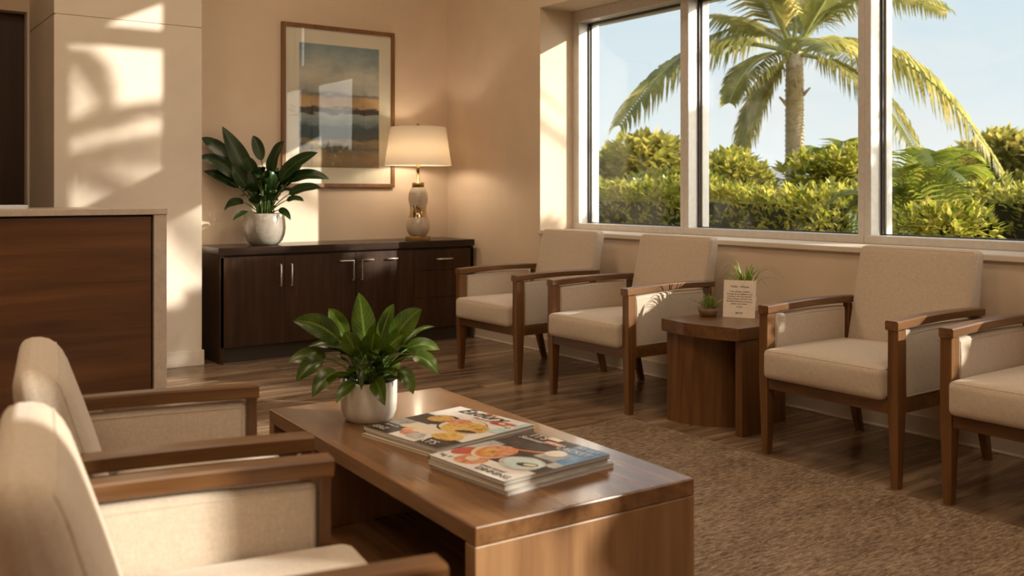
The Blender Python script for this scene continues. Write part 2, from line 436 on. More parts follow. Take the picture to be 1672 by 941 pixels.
# baseboards
structure(MB().box(1.158, 2.091, YP-.014, YP, 0, .102, .004).build('baseboard_pier', PILA))
structure(MB().box(XW-.014, XW, YR, YB, 0, .095, .004).build('baseboard_right', BASE))
structure(MB().box(2.08, XW, YB-.014, YB, 0, .095, .004).build('baseboard_back', BASE))
structure(MB().box(XW-.026, XW-.014, YR, YB, 0, .012, .003).build('trim_shoe', PILA))
# sill board
structure(MB().box(XW-.022, XF+.02, YT, YJ, SILL-.030, SILL, .005).build('trim_sill', PILA))

# windows: aluminium frames standing on the sill, panes set back
MUL = [(5.526, 5.455), (4.42, 4.348), (3.095, 3.010), (1.45, 1.52), (1.45, 1.45)]
def window(n, y0, y1, z0, z1, fx0=XF, fx1=XF+.2, gx=XG, fw=(.07, .07), bot=.045, top=.085):
    """frame between y0<y1; fw = widths of the low-y and the high-y member"""
    o = empty('window_%d' % n, (fx0, (y0+y1)/2, z0)); structure(o)
    def rel(m, name, mat, par=o):
        b = m.build(name, mat, par)
        for v in b.data.vertices: v.co -= o.location
        return b
    f = MB()
    f.box(fx0, fx1, y0, y0+fw[0], z0, z1, .004); f.box(fx0, fx1, y1-fw[1], y1, z0, z1, .004)
    f.box(fx0-.004, fx1, y0+.001, y1-.001, z0, z0+bot, .004); f.box(fx0-.004, fx1, y0+.001, y1-.001, z1-top, z1, .004)
    rel(f, 'window_frame', FRAME)
    a, b, c, d_ = y0+fw[0], y1-fw[1], z0+bot, z1-top
    g = MB(); t = .012
    for q in ((a, a+t, c, d_), (b-t, b, c, d_), (a, b, c, c+.006), (a, b, d_-t, d_)):
        g.box(gx-.03, gx-.008, q[0], q[1], q[2], q[3])
    rel(g, 'gasket', GASK)
    s2 = MB(); t2 = .022
    for q in ((a, a+t2, c, d_), (b-t2, b, c, d_), (a, b, d_-t2, d_)):
        s2.box(gx-.008, gx+.045, q[0], q[1], q[2], q[3])
    rel(s2, 'outer_sash', FRAME)
    rel(MB().box(gx, gx+.006, a, b, c, d_), 'pane', GLASS)
    return o
window(1, 4.385, 5.526, SILL, HEAD, fw=(.036, .07))
window(2, 3.055, 4.385, SILL, HEAD, fw=(.040, .036))
window(3, YT, 3.055, SILL, HEAD, fw=(.07, .040))
window(4, CL0, CL1, CZ0, CZ1, fx0=XF+.08, fx1=XF+.16, fw=(.10, .50), top=.05, bot=.03)  # high window, added for its sunlight
for n_, (o0, o1, oz0, oz1) in enumerate(OPEN):  # extra windows out of view, added to shape the sun
    window(5+n_, o0, o1, oz0, oz1, fx0=XW+.03, fx1=XW+.10, gx=XW+.06, fw=(.04, .04), bot=.04, top=.04)

# ------------------------------------------------------------------ carpet inset
tag(MB().box(-1.2, 3.372, -1.6, 3.62, .0, .002).build('area_rug', CARPET), 'flat brown woven carpet area under the coffee table and around the chairs', 'rug')

# ------------------------------------------------------------------ chairs
def make_chair(W=.68, arm=.66, seat=.478, back=.908, D=.66, name='armchair', yb=.565, lean=R(13.5), arch=.010, bt=.112, br=.028, pd=.056, pr=.014):
    root = empty(name)
    hx = W/2
    rail0, rail1 = seat-.186, seat-.129
    def rect(cx, cy, sx, sy, z): return [(cx-sx/2, cy-sy/2, z), (cx+sx/2, cy-sy/2, z), (cx+sx/2, cy+sy/2, z), (cx-sx/2, cy+sy/2, z)]
    for s in (-1, 1):
        x = s*(hx-.0235)
        m = MB(); m.loft([rect(x-s*.0, pd*.47, .031, pd*.64, 0.), rect(x, pd/2, .044, pd*.95, rail0), rect(x, pd/2, .046, pd, rail1), rect(x, pd/2, .046, pd, arm-.037)])
        es = [e for e in m.bm.edges if abs(e.verts[0].co.z-e.verts[1].co.z) > .01]
        bmesh.ops.bevel(m.bm, geom=es, offset=.004, segments=2, profile=.5, affect='EDGES')
        m.build('leg', WZ, root)
    ye = D-.035
    for s in (-1, 1):
        x = s*(hx-.0235)
        m = MB(); m.loft([rect(x, ye+.095, .030, .034, 0.), rect(x, ye+.015, .042, .050, rail0), rect(x, ye, .040, .044, rail1), rect(x, ye, .034, .030, arm-.03)])
        es = [e for e in m.bm.edges if abs(e.verts[0].co.z-e.verts[1].co.z) > .01]
        bmesh.ops.bevel(m.bm, geom=es, offset=.003, segments=2, profile=.5, affect='EDGES')
        m.build('leg', WZ, root)
    fr = MB()
    xi = hx-.046
    fr.box(-xi, xi, .004, .030, rail0, rail1, .003); fr.box(-xi, xi, ye-.012, ye+.014, rail0, rail1, .003)
    for s in (-1, 1): fr.box(s*(hx-.0235)-.012, s*(hx-.0235)+.012, .05, ye-.01, rail0, rail1, .003)
    fr.build('seat_frame', WX, root)
    zt = lambda t: arm + arch*math.sin(math.pi*min(1, t*.95)) + .004*t
    for s in (-1, 1):
        x = s*(hx-.0265); m = MB(); rings = []
        for k in range(17):
            t = k/16; y = -.004 + t*(D+.004); wd = .057-.008*t; th = .037-.004*t; z = zt(t)
            b_ = .005
            rings.append([(x-wd/2+b_, y, z), (x-wd/2, y, z-b_), (x-wd/2, y, z-th+b_), (x-wd/2+b_, y, z-th), (x+wd/2-b_, y, z-th), (x+wd/2, y, z-th+b_), (x+wd/2, y, z-b_), (x+wd/2-b_, y, z)])
        m.loft(rings)
        m.build('armrest', WY, root)
        # upholstered panel below the arm, following its curve
        y0, y1, z0 = pd+.003, ye-.045, rail1-.002
        cz = (z0+arm-.046)/2; hz = (arm-.046-z0)/2; cy = (y0+y1)/2
        def fn(v, x=x, cy=cy, cz=cz, hz=hz):
            y = cy+v.y; t = (y/D); u = (v.z+hz)/(2*hz)
            return Vector((x+v.x*(1+.0), y, cz+v.z+u*(zt(t)-arm)))
        pm = MB().rbox(.034, y1-y0, 2*hz, pr, fn, 8); po = pm.build('side_panel', FAB, root)
        for q in (-1, 1):
            xo = x+q*.0168; lp = []
            for (yy, zz) in [(y0+.012, z0+.012)] + [(y0+.012, z0+.012+(2*hz-.026)*k/4) for k in range(1, 5)] + [(y0+.012+(y1-y0-.024)*k/10, None) for k in range(1, 11)] + [(y1-.012, z0+.012)]:
                zv = zz if zz is not None else arm-.046-.014
                u = (zv-z0)/(2*hz)
                lp.append((xo, yy, zv+u*(zt(yy/D)-arm)))
            if q == -1: pp = MB()
            pp.tube(lp, .0022, 6, closed=True)
        pp.build('piping', PIPE, po)
    def rp(p, sz, r_):
        q = Vector([max(-(sz[j]/2-r_), min(sz[j]/2-r_, p[j])) for j in range(3)]); d_ = Vector(p)-q
        return q+d_.normalized()*r_ if d_.length > 1e-6 else q
    sw = W-.098; sd = yb+.035; sh = .129
    def fs(v):
        u, w_ = v.x/(sw/2), v.y/(sd/2); k = (v.z+sh/2)/sh
        cr = .024*(1-u*u)*(1-max(-1, min(1, w_))**4)*k
        fb = -.010*(1-u*u)*(1-(2*k-1)**2) if v.y < -sd/2+.06 else 0
        return Vector((v.x, v.y+sd/2-.040+fb, seat-sh+.0+sh/2+v.z+cr-.004))
    so = MB().rbox(sw, sd, sh, .024, fs, 10).build('seat', FAB, root)
    lp = []
    Sz = (sw, sd, sh); a, b, zt3 = sw/2, sd/2, sh/2
    for k in range(25): lp.append(fs(rp((-a+2*a*k/24, -b, zt3), Sz, .024)))
    n0 = len(lp)
    for k in range(1, 17): lp.append(fs(rp((a, -b+2*b*k/16*.94, zt3), Sz, .024)))
    lp2 = [Vector((-q.x, q.y, q.z)) for q in reversed(lp[n0:])]
    MB().tube(lp2+lp, .0022, 6).build('piping', PIPE, so)
    bw = W-.094; bh = back-(seat-.06)
    def fb(v):
        k = (v.z+bh/2)/bh
        th = v.y*(1-.34*k)                     # thinner towards the top
        u = v.x/(bw/2)
        cr = -.012*(1-u*u)*(1-(2*k-1)**2) if v.y < 0 else 0
        front = yb + math.tan(lean)*k*bh*1.0
        return Vector((v.x*(1-.012*k), front + bt/2*(1-.34*k) + th + cr, seat-.06+k*bh))
    bo = MB().rbox(bw, bt, bh, br, fb, 10).build('backrest', FAB, root)
    lp = []
    Bz = (bw, bt, bh); a, b, f0 = bw/2, bh/2, -bt/2
    for k in range(25): lp.append(fb(rp((-a, f0, -b+2*b*k/24), Bz, br)))
    for k in range(1, 25): lp.append(fb(rp((-a+2*a*k/24, f0, b), Bz, br)))
    for k in range(1, 25): lp.append(fb(rp((a, f0, b-2*b*k/24), Bz, br)))
    MB().tube(lp, .0022, 6).build('piping', PIPE, bo)
    return root
CH = 'matching beige upholstered armchairs with walnut frames'
c1 = make_chair()
c1.location = (3.39, 4.955, 0); c1.rotation_euler[2] = R(-90)
tag(c1, 'beige walnut-framed armchair nearest the dark credenza, in the room corner', 'chair', CH)
for (x, y, r_, lb) in ((3.395, 3.985, -90, 'beige walnut-framed armchair just left of the small end table'),
                      (3.395, 2.455, -90, 'beige walnut-framed armchair just right of the small end table'),
                      (3.385, 1.600, -90, 'beige walnut-framed armchair at the right edge, one brown arm beside its neighbour')):
    c = copy_tree(c1); c.location = (x, y, 0); c.rotation_euler[2] = R(r_); tag(c, lb, 'chair', CH)
c5 = make_chair(.665, .625, .458, .805, .56, yb=.375, lean=R(17.5), arch=.004, bt=.15, br=.06, pd=.024, pr=.0165)
c5.location = (.94, 2.293, .002); c5.rotation_euler[2] = R(80)
tag(c5, 'beige armchair seen from its side, in front of the wood reception desk', 'chair', CH)
c6 = copy_tree(c5); c6.location = (.791, 1.50, .002); c6.rotation_euler[2] = R(80)
tag(c6, 'closest beige armchair, blurred, cut off by the lower left corner', 'chair', CH)

# ------------------------------------------------------------------ coffee table
ct = empty('coffee_table', (1.548, 2.435, .002), R(-2.8))
tag(ct, 'low walnut coffee table with open shelf, holding magazines and a plant', 'coffee table')
L2, W2, H = .687, .334, .42
MB().box(-W2, W2, -L2, L2, H-.047, H-.002, .004).build('tabletop', TY, ct)
MB().box(-W2, W2, -L2, -L2+.045, 0, H-.0475, .003).build('end_panel', TZ, ct)
MB().box(-W2, W2, L2-.045, L2, 0, H-.0475, .003).build('end_panel', TZ, ct)
MB().box(-W2+.004, W2-.031, L2-.40, L2-.365, .1155, H-.0475, .002).build('divider', TZ, ct)
MB().box(W2-.03, W2-.006, -L2+.046, L2-.046, .1155, H-.0475, .002).build('back_panel', TY, ct)
MB().box(-W2+.003, W2-.003, -L2+.046, L2-.046, .075, .115, .003).build('shelf', TY, ct)

# ------------------------------------------------------------------ magazines
FOOD1 = m_foliage('golden_dish_print', [(.12, .05, .02), (.55, .30, .06), (.75, .52, .15), (.30, .12, .04)], 0., .4, 45, .25)
FOOD2 = m_foliage('tomato_dish_print', [(.22, .05, .03), (.55, .16, .08), (.70, .38, .22), (.30, .10, .06)], 0., .4, 50, .25)
PDARK = m_foliage('dark_photo_print', [(.012, .009, .008), (.035, .024, .018), (.10, .055, .032)], 0., .4, 25, .2)
PGREY = m_foliage('grey_photo_print', [(.22, .23, .25), (.42, .43, .44), (.62, .62, .60)], 0., .4, 25, .2)
PBLUE = m_foliage('blue_photo_print', [(.05, .14, .32), (.10, .25, .48), (.28, .44, .60)], 0., .4, 9, .2)
PCYAN = m_foliage('pale_cyan_print', [(.30, .55, .64), (.50, .70, .74), (.7, .8, .8)], 0., .22, 9)
PWHITE = m_plain('glossy_white_cover', (.74, .72, .70), .35, 0, .25)
PRED = m_plain('red_print', (.50, .08, .06), .25); PORANGE = m_plain('orange_print', (.70, .22, .08), .25)
PCREAM = m_plain('cream_print', (.72, .62, .46), .3)
PAGES = m_wood('page_edges', (.42, .38, .34), (.60, .56, .51), (.74, .70, .65), 'X', .8, 1.)
PAGES_NT = PAGES.node_tree
for n_ in PAGES_NT.nodes:
    if n_.type == 'MAPPING': n_.inputs['Scale'].default_value = (2, 2, 900)
def magazine(name, loc, rz, W, L, T, cover_mat, label, group, hol=None):
    """x to the right of the cover, y to its head, origin under the centre"""
    o = empty(name, loc, rz)
    MB().box(-W/2+.002, W/2-.003, -L/2+.002, L/2-.002, .0006, T-.0007, 0).build('pages', PAGES, o)
    cv = MB()
    cv.box(-W/2, W/2, -L/2, L/2, T-.0007, T); cv.box(-W/2, W/2, -L/2, L/2, 0, .0006)
    cv.box(-W/2, -W/2+.0012, -L/2, L/2, 0, T)
    c = cv.build('cover', cover_mat, o)
    return tag(o, label, 'magazine', group), c
def art(items, W, L, z, parent, mats, name='cover_print'):
    """items: (mat, kind, u, v, su, sv[, rot]) in cover fractions; each a thin layer a hair above the last"""
    m = MB()
    for k, it in enumerate(items):
        mi, kind, u, v, su, sv = it[:6]; rot = it[6] if len(it) > 6 else 0
        cx, cy = (u-.5)*W, (v-.5)*L; a, b = su*W/2, sv*L/2
        if kind == 'e': P = [(a*math.cos(2*math.pi*i/28)*(1+.06*math.sin(3*2*math.pi*i/28+k)), b*math.sin(2*math.pi*i/28)) for i in range(28)]
        elif kind == 'r': P = [(-a, -b), (a, -b), (a, b), (-a, b)]
        else: P = kind and [((q[0])*a, q[1]*b) for q in kind]
        cr, sr = math.cos(rot), math.sin(rot)
        pts = [(min(W/2, max(-W/2, cx+x*cr-y*sr)), min(L/2, max(-L/2, cy+x*sr+y*cr)), z+.00006*(k+1)) for x, y in P]
        m.quad(pts, mi)
    m.recalc = False
    return m.build(name, mats, parent)
PM = [PWHITE, FOOD1, FOOD2, PDARK, PGREY, PBLUE, PCYAN, PRED, PORANGE, PCREAM]
GA, GB = 'magazines in the stack beside the white pot', 'magazines in the stack nearest the table end'
ax, ay, arz = 1.570, 2.4875, R(-82)
T1 = .0085
magazine('magazine', (ax-.008, ay-.003, H), arz+R(.6), .352, .392, T1, PCREAM, 'bottom magazine of the stack beside the white plant pot', GA)
magazine('magazine', (ax+.000, ay+.000, H+T1), arz-R(.5), .350, .390, T1, PDARK, 'middle dark-covered magazine of the stack beside the white plant pot', GA)
mA, cA = magazine('magazine', (ax, ay, H+2*T1), arz, .352, .390, T1+.001, PWHITE, 'top food magazine with white cover and golden dish, beside the white pot', GA)
WA, LA, ZA = .352, .390, T1+.001
art([(3, 'r', .17, .12, .34, .24), (4, 'r', .10, .33, .20, .20), (3, 'r', .17, .52, .34, .24, .0), (3, 'r', .85, .12, .30, .24), (8, 'e', .36, .20, .12, .16, .3), (2, 'e', .44, .14, .18, .14, .2),
     (9, 'e', .30, .30, .28, .13, .6), (3, 'e', .29, .57, .36, .30), (1, 'e', .25, .60, .26, .20, .3), (9, 'r', .62, .30, .50, .14, .25), (1, 'e', .78, .27, .30, .20, .2), (4, 'e', .56, .12, .18, .14, .5),
     (3, 'e', .58, .56, .46, .40), (9, 'e', .58, .57, .43, .37), (1, 'e', .66, .53, .44, .34, .3), (2, 'e', .46, .63, .26, .16, .3), (3, 'e', .76, .46, .2, .07, .4),
     (7, 'r', .80, .83, .24, .10, .06), (9, 'e', .78, .83, .08, .04), (6, 'r', .93, .71, .14, .24), (6, 'r', .96, .90, .08, .18), (0, 'e', .92, .77, .11, .10)],
    WA, LA, ZA, cA, PM)
zt_ = ZA+.0016
text_mesh('Eatlury', .074, INK, 'lettering', cA, (-WA*.36, LA*.355, zt_), shear=.3)
text_mesh('flava', .030, PORANGE, 'lettering', cA, (-WA*.10, LA*.445, zt_), shear=.3)
text_mesh('fresh & easy', .022, PRED, 'lettering', cA, (-WA*.06, LA*.29, zt_), shear=.3)
text_mesh('iD', .026, INK, 'lettering', cA, (WA*.385, LA*.245, zt_))
text_mesh('GRZ', .034, PCREAM, 'lettering', cA, (-WA*.47, -LA*.455, zt_))
text_mesh('EATS', .046, PWHITE, 'lettering', cA, (WA*.10, -LA*.46, zt_))
text_mesh('dishes to', .018, PWHITE, 'lettering', cA, (-WA*.44, -LA*.34, zt_))
bx, by, brz = 1.5365, 2.079, R(-85.4)
T2 = .0115
magazine('magazine', (bx+.006, by-.006, H), brz+R(.4), .320, .382, T2, PGREY, 'bottom magazine of the stack nearest the end of the table', GB)
magazine('magazine', (bx-.002, by+.002, H+T2), brz+R(1.), .316, .376, T2, PCREAM, 'middle magazine of the stack nearest the end of the table', GB)
mB, cB = magazine('magazine', (bx, by, H+2*T2), brz, .318, .378, T2, PDARK, 'top magazine with brown and blue photo cover, nearest the table end', GB)
WB, LB, ZB = .318, .378, T2
art([(3, 'r', .40, .78, .80, .44), (4, 'r', .80, .62, .4, .35), (5, 'r', .82, .88, .36, .24), (5, 'r', .92, .70, .16, .3), (0, 'r', .5, .14, 1., .28), (0, 'r', .16, .1, .32, .2), (4, 'r', .09, .45, .18, .30),
     (3, 'r', .62, .40, .5, .3), (7, 'e', .10, .26, .2, .22), (2, 'e', .34, .17, .30, .26, .4), (9, 'e', .33, .18, .12, .1), (9, 'e', .30, .40, .38, .36), (8, 'e', .31, .41, .34, .33), (2, 'e', .33, .43, .30, .28, .3), (1, 'e', .28, .37, .16, .16),
     (8, 'e', .48, .66, .44, .14, .5), (3, 'e', .47, .68, .42, .13, .5), (4, 'e', .72, .36, .44, .30), (6, 'e', .72, .37, .38, .24), (3, 'e', .78, .36, .2, .09, .4), (9, 'e', .80, .37, .12, .05, .4),
     (0, 'e', .70, .70, .2, .16), (9, 'e', .68, .69, .12, .08), (9, 'r', .36, .96, .16, .06), (8, 'r', .45, .87, .2, .06)],
    WB, LB, ZB, cB, PM)
zb_ = ZB+.0018
text_mesh('ITS', .050, PCREAM, 'lettering', cB, (-WB*.40, LB*.385, zb_))
text_mesh('Summer', .030, PWHITE, 'lettering', cB, (-WB*.44, LB*.305, zb_), shear=.3)
text_mesh('MENZA', .022, PWHITE, 'lettering', cB, (-WB*.13, LB*.355, zb_))
text_mesh('SKI GET', .026, PWHITE, 'lettering', cB, (WB*.16, LB*.41, zb_))
text_mesh('LACKET', .040, PWHITE, 'lettering', cB, (WB*.06, LB*.30, zb_), sx=.85)
text_mesh('DINNING', .030, INK, 'lettering', cB, (WB*.06, -LB*.46, zb_))
text_mesh('cream nooed', .018, INK, 'lettering', cB, (WB*.02, -LB*.385, zb_))
text_mesh('fog Y', .022, INK, 'lettering', cB, (-WB*.45, -LB*.44, zb_))

# ------------------------------------------------------------------ potted plant on the coffee table
CAMF = Vector((math.sin(R(36)), math.cos(R(36)), 0)); CAMR = Vector((math.cos(R(36)), -math.sin(R(36)), 0))
def make_plant(name, loc, pot_prof, pot_mat, soil_r, soil_z, leaves, leaf_mat, k_fill, fill, label, wmul=1., stem_r=.0028, seed=3, ymax=9.):
    rg = random.Random(seed)
    o = empty(name, loc)
    pt_ = MB().lathe(pot_prof, 56).build('pot', pot_mat, o)
    MB().lathe([(soil_r, soil_z-.01), (soil_r*.98, soil_z), (soil_r*.5, soil_z+.006), (.001, soil_z+.008)], 32).build('soil', SOIL, pt_)
    m = MB(); m.recalc = False
    inv = CAMR, Vector((0, 0, 1)), CAMF
    def P(r, u, f): return CAMR*r + Vector((0, 0, u)) + CAMF*f
    for (b, mid, tip, w, st) in leaves:
        m.blade(P(*b), P(*mid), P(*tip), w*wmul, st, .22, None, 12, 0, rg.uniform(-.3, .3), .10, stem_r=stem_r, smi=1, nrm=(-CAMF*rg.uniform(.45, .95)+Vector((0, 0, 1))*rg.uniform(.35, .8)+CAMR*rg.uniform(-.3, .3)))
    for i in range(k_fill):
        a = rg.uniform(0, 2*math.pi); reach, hgt, w = fill(rg)
        ca, sa = math.cos(a), math.sin(a); r0 = soil_r*.55*rg.random()
        b = Vector((r0*ca, r0*sa, soil_z)); tip = Vector((reach*ca, reach*sa, soil_z+hgt*rg.uniform(.75, 1.)))
        mid = Vector((reach*.35*ca, reach*.35*sa, soil_z+hgt*rg.uniform(.9, 1.25)))
        m.blade(b, mid, tip, w, rg.uniform(.35, .5), .25, None, 10, 0, rg.uniform(-.7, .7), .12, stem_r=stem_r, smi=1, nrm=Vector((0, 0, 1))+Vector((rg.uniform(-.6, .6), rg.uniform(-.6, .6), 0))-Vector((ca, sa, 0))*rg.uniform(0, .5))
    for v in m.bm.verts:
        if v.co.y > ymax: v.co.y = ymax-(v.co.y-ymax)*.15
    m.build('foliage', [leaf_mat, STEMG], o)
    return tag(o, label, 'plant')
# fan of the clearest leaves: (base, middle, tip) as right / up / away offsets from the pot base centre
s_ = 1/510.     # metres per photo pixel at this depth
def px(x, y, f=0.): return ((x-594)*s_, (692-y)*s_, f)
def lf(bx_, mx, my, tx, ty, w, st=.42, f=0., fm=None): return (((bx_-594)*s_, .118, f*.12), px(mx, my, f*.6 if fm is None else fm), px(tx, ty, f), w, st)
LV = [lf(592, 590, 560, 579, 479, .078, .42, -.02), lf(588, 545, 520, 474, 524, .072, .42, -.06), lf(586, 556, 545, 522, 510, .055, .5, .05), lf(600, 610, 545, 634, 501, .048, .45, .03),
      lf(602, 640, 530, 684, 506, .074, .40, -.03), lf(604, 655, 540, 701, 543, .030, .4, .08), lf(604, 660, 545, 712, 578, .050, .48, .02), lf(604, 670, 548, 712, 608, .060, .55, -.07),
      lf(602, 655, 575, 674, 640, .050, .5, -.10), lf(586, 520, 560, 463, 594, .055, .48, -.04), lf(586, 525, 555, 481, 622, .062, .55, -.08), lf(590, 545, 575, 513, 642, .064, .5, -.13),
      lf(600, 610, 600, 632, 652, .052, .35, -.16), lf(590, 570, 610, 554, 648, .040, .35, -.16), lf(594, 590, 560, 591, 632, .04, .3, -.12), lf(588, 560, 560, 528, 556, .055, .45, .06),
      lf(598, 625, 560, 655, 548, .06, .42, -.05), lf(598, 600, 560, 610, 540, .07, .42, -.08), lf(590, 575, 560, 560, 540, .065, .42, -.09)]
pot_prof = [(.072, 0), (.076, .003), (.083, .012), (.090, .030), (.0925, .060), (.093, .128), (.091, .131), (.088, .130), (.086, .118), (.084, .04), (.001, .035)]
make_plant('potted_peace_lily', (1.461, 2.812, H), pot_prof, POTW, .085, .112, LV, LEAFL, 72, lambda g: (g.uniform(.06, .20), g.uniform(.03, .16), g.uniform(.038, .066)),
           'green peace lily in a round white ceramic pot on the coffee table', 1.0, .0022, 5)

# ------------------------------------------------------------------ credenza
cx0, cx1, cyf, czt = 2.175, 4.225, 6.335, .785
cr = empty('credenza', ((cx0+cx1)/2, cyf, 0))
tag(cr, 'long dark espresso credenza with steel handles against the back wall', 'credenza')
def crel(m, name, mat, par=cr):
    o = m.build(name, mat, par)
    for v in o.data.vertices: v.co -= cr.location
    return o
crel(MB().box(cx0-.012, cx1, cyf-.012, YB-.002, czt-.052, czt, .003), 'top', EX)
bd = MB()
bd.box(cx0, cx0+.028, cyf, YB-.016, 0, czt-.053, .002); bd.box(cx1-.028, cx1-.005, cyf, YB-.016, 0, czt-.053, .002)
bd.box(cx0+.028, cx1-.028, cyf+.022, YB-.016, .105, czt-.053)
crel(bd, 'carcass', EZ)
crel(MB().box(cx0+.028, cx1-.028, cyf+.035, cyf+.05, 0, .105), 'plinth', PLINTH)
zd0, zd1 = .108, czt-.066
def xx(px_): # photo column on the front of the credenza
    t = (px_-836)/1555.; k = (math.sin(R(36))+t*math.cos(R(36)))/(math.cos(R(36))-t*math.sin(R(36))); return k*cyf
ed = [cx0+.003, xx(465), xx(581), xx(676), cx1-.008]
def handle(pts, par):
    h = MB()
    h.tube(pts, .0052, 8)
    for q in (pts[0], pts[-1]): h.tube([q, (q[0], cyf+.001, q[2])], .0035, 8)
    return crel(h, 'handle', STEEL, par)
HY_ = cyf-.026
doors = []
for i in range(3):
    g = MB(); g.box(ed[i]+.0015, ed[i+1]-.0015, cyf, cyf+.02, zd0, zd1, .0015)
    doors.append(crel(g, 'door', EZ))
zh0, zh1 = zd1-.062, zd1-.21
handle([(ed[1]-.035, HY_, zh0), (ed[1]-.035, HY_, zh1)], doors[0])
handle([(ed[1]+.045, HY_, zh0), (ed[1]+.045, HY_, zh1)], doors[1])
handle([(ed[2]-.13, HY_, zh0+.005), (ed[2]-.028, HY_, zh0+.005), (ed[2]-.028, HY_, zh1+.01)], doors[1])
handle([(ed[2]+.135, HY_, zh0+.005), (ed[2]+.042, HY_, zh0+.005), (ed[2]+.042, HY_, zh1+.01)], doors[2])
handle([(ed[3]-.21, HY_, zh0+.005), (ed[3]-.155, HY_, zh0+.005)], doors[2]) if False else handle([(ed[3]-.235, HY_, zh0+.005), (ed[3]-.155, HY_, zh0+.005)], doors[2])
zs = [zd1, zd1-.165, zd1-.375, zd0]
for i in range(3):
    g = MB(); g.box(ed[3]+.0015, ed[4], cyf, cyf+.02, zs[i+1]+.0015, zs[i]-.0015, .0015)
    dr = crel(g, 'drawer', EZ)
    if i == 0: handle([(ed[3]+.20, HY_, zs[0]-.078), (ed[3]+.335, HY_, zs[0]-.078)], dr)

# ------------------------------------------------------------------ big plant on the credenza
dpt = 2.575*math.sin(R(36))+6.56*math.cos(R(36)); s2_ = dpt/1555.
def lq(bx_, mx, my, tx, ty, w, st=.42, f=0.):
    return (((bx_-433)*s2_, .225, f*.1), ((mx-433)*s2_, (396-my)*s2_, f*.6), ((tx-433)*s2_, (396-ty)*s2_, f), w, st)
LV2 = [lq(430, 412, 285, 366, 203, .135, .40, -.03), lq(425, 388, 240, 329, 222, .095, .50, -.04), lq(425, 385, 255, 329, 252, .10, .35, -.06), lq(425, 388, 282, 329, 276, .085, .40, -.02),
       lq(435, 432, 250, 411, 217, .085, .55, .05), lq(440, 440, 260, 468, 227, .14, .40, -.05), lq(440, 455, 265, 523, 246, .11, .38, -.06), lq(440, 470, 260, 539, 289, .095, .42, .0),
       lq(440, 480, 295, 528, 303, .085, .40, -.05), lq(440, 478, 310, 502, 325, .06, .45, -.10), lq(425, 395, 310, 374, 340, .09, .40, -.10), lq(422, 405, 335, 389, 356, .045, .35, -.12),
       lq(445, 468, 330, 482, 355, .05, .3, -.12), lq(430, 400, 250, 379, 247, .08, .45, .04), lq(440, 415, 270, 408, 252, .09, .4, -.08), lq(435, 455, 290, 447, 276, .08, .4, -.11), lq(428, 415, 300, 420, 270, .09, .4, -.10),
       lq(440, 470, 285, 492, 262, .10, .4, .06), lq(430, 400, 290, 385, 268, .09, .4, -.08)]
pp2 = [(.085, 0), (.10, .004), (.125, .03), (.145, .075), (.151, .12), (.148, .17), (.139, .222), (.136, .226), (.131, .224), (.129, .21), (.12, .1), (.001, .09)]
make_plant('potted_broadleaf_plant', (2.575, 6.56, czt), pp2, POTG, .128, .205, LV2, LEAFD, 46, lambda g: (g.uniform(.07, .22), g.uniform(.14, .36), g.uniform(.06, .095)),
           'dark broad-leaved plant in a grey stoneware pot on the credenza', 1.0, .0045, 11, .19)

# ------------------------------------------------------------------ table lamp
lp_ = empty('table_lamp', (3.80, 6.485, czt))
tag(lp_, 'table lamp with white drum shade and cream and gold ceramic body', 'lamp')
b8 = [(.098*math.cos(R(22.5+45*k)), .098*math.sin(R(22.5+45*k))) for k in range(8)]
MB().prism(b8, 0, .030, 0, .003).build('base', BRASS, lp_)
def mk_lampbody():
    m, nt, b, _ = new_mat('cream_and_gold_glaze')
    t = nt.nodes.new('ShaderNodeTexCoord'); sp = nt.nodes.new('ShaderNodeSeparateXYZ'); lk(nt, t.outputs['Object'], sp.inputs[0])
    n = noise_n(nt, coords(nt, (22, 22, 6)), 1, 2, .5, .6)
    z = nd(nt, 'ShaderNodeMath', operation='MULTIPLY_ADD'); lk(nt, n, z.inputs[0]); z.inputs[1].default_value = .16; lk(nt, sp.outputs[2], z.inputs[2])
    top = nd(nt, 'ShaderNodeMath', operation='LESS_THAN'); lk(nt, z.outputs[0], top.inputs[0]); top.inputs[1].default_value = .345
    bot = nd(nt, 'ShaderNodeMath', operation='GREATER_THAN'); lk(nt, sp.outputs[2], bot.inputs[0]); bot.inputs[1].default_value = .178
    g = nd(nt, 'ShaderNodeMath', operation='MULTIPLY'); lk(nt, top.outputs[0], g.inputs[0]); lk(nt, bot.outputs[0], g.inputs[1])
    nn = noise_n(nt, coords(nt), 160, 4, .7)
    cream = ramp(nt, nn, [(.35, (.42, .34, .26)), (.65, (.60, .51, .41))])
    mx = nd(nt, 'ShaderNodeMix', data_type='RGBA'); lk(nt, g.outputs[0], mx.inputs[0]); lk(nt, cream.outputs[0], mx.inputs[6]); mx.inputs[7].default_value = (.50, .36, .20, 1)
    lk(nt, mx.outputs[2], b.inputs['Base Color']); lk(nt, g.outputs[0], b.inputs['Metallic']); b.inputs['Roughness'].default_value = .12
    b.inputs['Coat Weight'].default_value = .5
    return m
prof = [(.050, .030), (.062, .038), (.078, .065), (.085, .100), (.083, .135), (.074, .172), (.064, .200), (.059, .230), (.061, .262), (.068, .295), (.0715, .325), (.069, .360), (.060, .390), (.050, .408), (.046, .414)]
MB().lathe([(r*1.08, z) for r, z in prof], 64, capb=False).build('body', mk_lampbody(), lp_)
MB().lathe([(.047, .412), (.047, .448), (.043, .452), (.010, .453), (.010, .53), (.001, .53)], 32).build('neck', BRASS, lp_)
